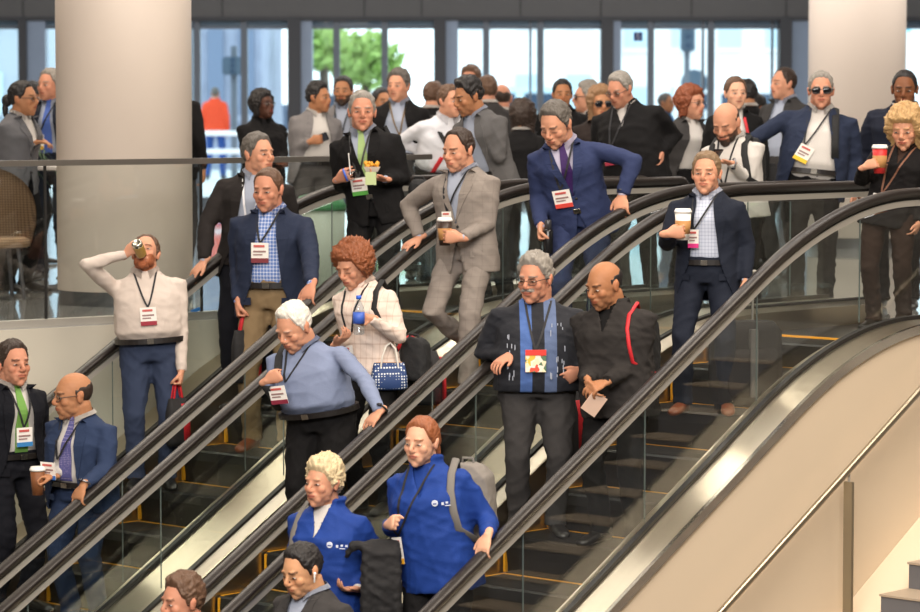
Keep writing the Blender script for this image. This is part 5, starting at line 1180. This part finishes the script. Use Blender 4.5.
for s in (-1, 1):
    bm = bmesh.new(); lathe(bm, (s*.15, .08, .035), [(.02, -.015), (.034, -.012), (.034, .012), (.02, .015)], 20, Matrix.Rotation(PI/2, 3, 'Y')); obj('wheel', bm, tyre, e, True)
tag(e, 'black wheeled suitcase on the step beside the man in navy suit', 'suitcase')
# earbud, watches, logos on the pullovers
def hp(k, p): P = PEOPLE[k]; return P['HF'] @ V(*p)
bm = bmesh.new(); ell(bm, hp('P12', (.088, .0, -.004)), (.009, .009, .009)); tube(bm, [hp('P12', (.090, -.004, -.006)), hp('P12', (.086, -.012, -.040))], .0045, 8); obj('earbud', bm, lidw, PEOPLE['P12']['root'], True)
def watch(k, hnd, m=None):
    P = PEOPLE[k]; R3 = Matrix.Rotation(-P['face'], 3, 'Z'); w_ = R3 @ (P['out'][hnd+'w']-P['base']); d = (R3 @ P['out'][hnd+'d']).normalized(); n = (R3 @ P['out'][hnd+'n']).normalized()
    u = d.orthogonal().normalized(); v = d.cross(u); bm = bmesh.new()
    tube(bm, [w_-d*.028+(u*math.cos(a)+v*math.sin(a))*.034 for a in np.linspace(0, 2*PI, 20)], .006, 8, cap=False); o = obj('watch_band', bm, m or mat('watch_steel', srgb(150, 150, 155), .3, .9), P['root'], True)
    bm = bmesh.new(); ell(bm, w_-d*.028-n*.036, (.018, .018, .010)); obj('watch_face', bm, mat('watch_dark', srgb(30, 34, 50), .2), o, True)
watch('P2', 'L'); watch('P9', 'L'); watch('P6', 'L', mat('strap_dark', srgb(30, 30, 30), .5)); watch('U2', 'L')
for k in ('P10', 'P11'):
    P = PEOPLE[k]; bm = bmesh.new(); c = P['cast'](.085, 1.27, .004)
    lathe(bm, c, [(.016, -.002), (.016, .002)], 20, Matrix.Rotation(PI/2, 3, 'X'))
    for i in range(3): box(bm, P['cast'](.118+.018*i, 1.262+.003*(i % 2), .003), (.012, .003, .010 if i else .014))
    box(bm, P['cast'](.132, 1.250, .003), (.045, .003, .004)); bmesh.ops.transform(bm, matrix=P['FIN'], verts=bm.verts); obj('emblem', bm, mat('emblem_white', srgb(220, 226, 240), .6), P['root'])
    bm = bmesh.new(); box(bm, c+V(0, -.003, -.003), (.018, .002, .006)); bmesh.ops.transform(bm, matrix=P['FIN'], verts=bm.verts); obj('emblem_mark', bm, mat('emblem_blue', srgb(60, 80, 150), .6), P['root'])
# red belt straps etc: furniture of the lobby
tc_ = fl(320, 24.3); e = empty('litter_bin', tc_); bm = bmesh.new(); lathe(bm, (0, 0, 0), [(.17, 0), (.19, .03), (.20, .66)], 32); obj('bin_body', bm, mat('bin_grey', srgb(150, 158, 146), .5), e, True)
bm = bmesh.new(); lathe(bm, (0, 0, .66), [(.21, 0), (.21, .04), (.17, .11), (.06, .14)], 32); obj('bin_lid', bm, mat('bin_green', srgb(60, 120, 76), .45), e, True); tag(e, 'round litter bin with green domed lid on the upper floor', 'bin')
tb = fl(62, 24.6); e = empty('bistro_table', tb); bm = bmesh.new(); lathe(bm, (0, 0, .98), [(.38, 0), (.40, .01), (.40, .03), (.38, .035)], 40); obj('table_top', bm, mat('table_white', srgb(222, 210, 204), .4), e)
bm = bmesh.new(); lathe(bm, (0, 0, 0), [(.22, 0), (.22, .02), (.03, .04), (.03, .98)], 28); obj('pedestal', bm, dkframe, e, True); tag(e, 'tall round white topped table by the left column', 'table')
ch = fl(-6, 23.4); e = empty('wicker_chair', ch, .4); wick = plaid('wicker', srgb(150, 124, 96), srgb(96, 76, 58), .02, .02, .4)
bm = bmesh.new()
n_ = 24; rows = []
for j in range(9):
    z = .42+.66*j/8; rw_ = []
    for i in range(n_+1):
        a = -PI*.62+2*PI*.62*i/n_; top_ = .40+.62*(math.cos(a*.75))**.6 if j == 8 else 0; zz = .40+(.62*max(.05, math.cos(a*.72))**.7)*j/8; r_ = .27+.05*j/8
        rw_.append(bm.verts.new((r_*math.sin(a), r_*.95*math.cos(a), zz)))
    rows.append(rw_)
for a_, b__ in zip(rows, rows[1:]):
    for i in range(n_): bm.faces.new((a_[i], a_[i+1], b__[i+1], b__[i]))
bmesh.ops.solidify(bm, geom=bm.faces[:], thickness=.025); obj('backrest', bm, wick, e, True)
bm = bmesh.new(); lathe(bm, (0, 0, .40), [(.25, 0), (.27, .02), (.27, .06), (.22, .08)], 28); obj('seat', bm, wick, e, True)
for a in range(4): bm = bmesh.new(); tube(bm, [V(.2*math.cos(a*PI/2+.8), .2*math.sin(a*PI/2+.8), .4), V(.25*math.cos(a*PI/2+.8), .25*math.sin(a*PI/2+.8), .01)], .016, 8); obj('leg', bm, dkframe, e, True)
tag(e, 'rounded wicker chair at the far left behind the guardrail', 'chair')
pc = fl(-16, 25.5); e = empty('potted_palm', pc); bm = bmesh.new(); lathe(bm, (0, 0, 0), [(.18, 0), (.25, .4), (.24, .42), (.2, .38)], 28); obj('pot', bm, mat('pot_dark', srgb(60, 52, 48), .5), e, True)
r_ = random.Random(3)
for i in range(16):
    a = 2*PI*i/16+r_.uniform(-.2, .2); L = r_.uniform(.55, .8); lift = r_.uniform(.5, 1.2); sp = []
    for t in np.linspace(0, 1, 9): sp.append(V(math.cos(a)*L*t, math.sin(a)*L*t, .9+lift*t*1.3-1.1*t*t*.9))
    bm = bmesh.new(); tube(bm, sp, [.008*(1-t*.8) for t in np.linspace(0, 1, 9)], 6)
    for j in range(2, 9):
        for s in (-1, 1):
            for h in (0, .5):
                p = sp[j-1].lerp(sp[j], h) ; d = (sp[j]-sp[j-1]).normalized(); sd = d.cross(UP).normalized()*s; q = p+sd*.17*(1-.5*j/9)+d*.08-V(0, 0, .05)
                n1 = d*.012; vs_ = [bm.verts.new(p-n1), bm.verts.new(p+n1), bm.verts.new(q)]; bm.faces.new(vs_)
    obj('frond', bm, mat('palm_green', srgb(44, 70, 40), .5), e)
bm = bmesh.new(); tube(bm, [V(0, 0, .35), V(.02, 0, .65), V(0, 0, .95)], .04, 10); obj('stem', bm, mat('palm_stem', srgb(90, 74, 52), .8), e, True)
tag(e, 'potted palm whose fronds reach in at the upper left edge', 'plant')
gp_ = at(202, 313, 21.0); e = obj('blue_tape', bb(-.04, .04, -.002, .002, -.012, .012), mat('tape_blue', srgb(50, 130, 210), .5)); P_ = on_line(202, GA, GB); e.location = P_+V(-.6*.09-.0, .8*.09-.012, .055) ; e.rotation_euler = (0, -.3, math.atan2(.6, .8))
tag(e, 'scrap of blue tape stuck low on the glass guardrail', 'tape')

# flecks knitted into the sweater
P = PEOPLE['P13']; bm = bmesh.new(); r_ = random.Random(8)
for i in range(34):
    x_ = r_.choice([-.15, -.13, .06, .09, .12, .14])+r_.uniform(-.01, .01); z_ = r_.uniform(.98, 1.32); c = P['cast'](x_, z_, .0015); box(bm, c, (.004, .003, r_.uniform(.015, .04)))
bmesh.ops.transform(bm, matrix=P['FIN'], verts=bm.verts); obj('sweater_flecks', bm, mat('fleck_white', srgb(170, 176, 190), .8), P['root'])
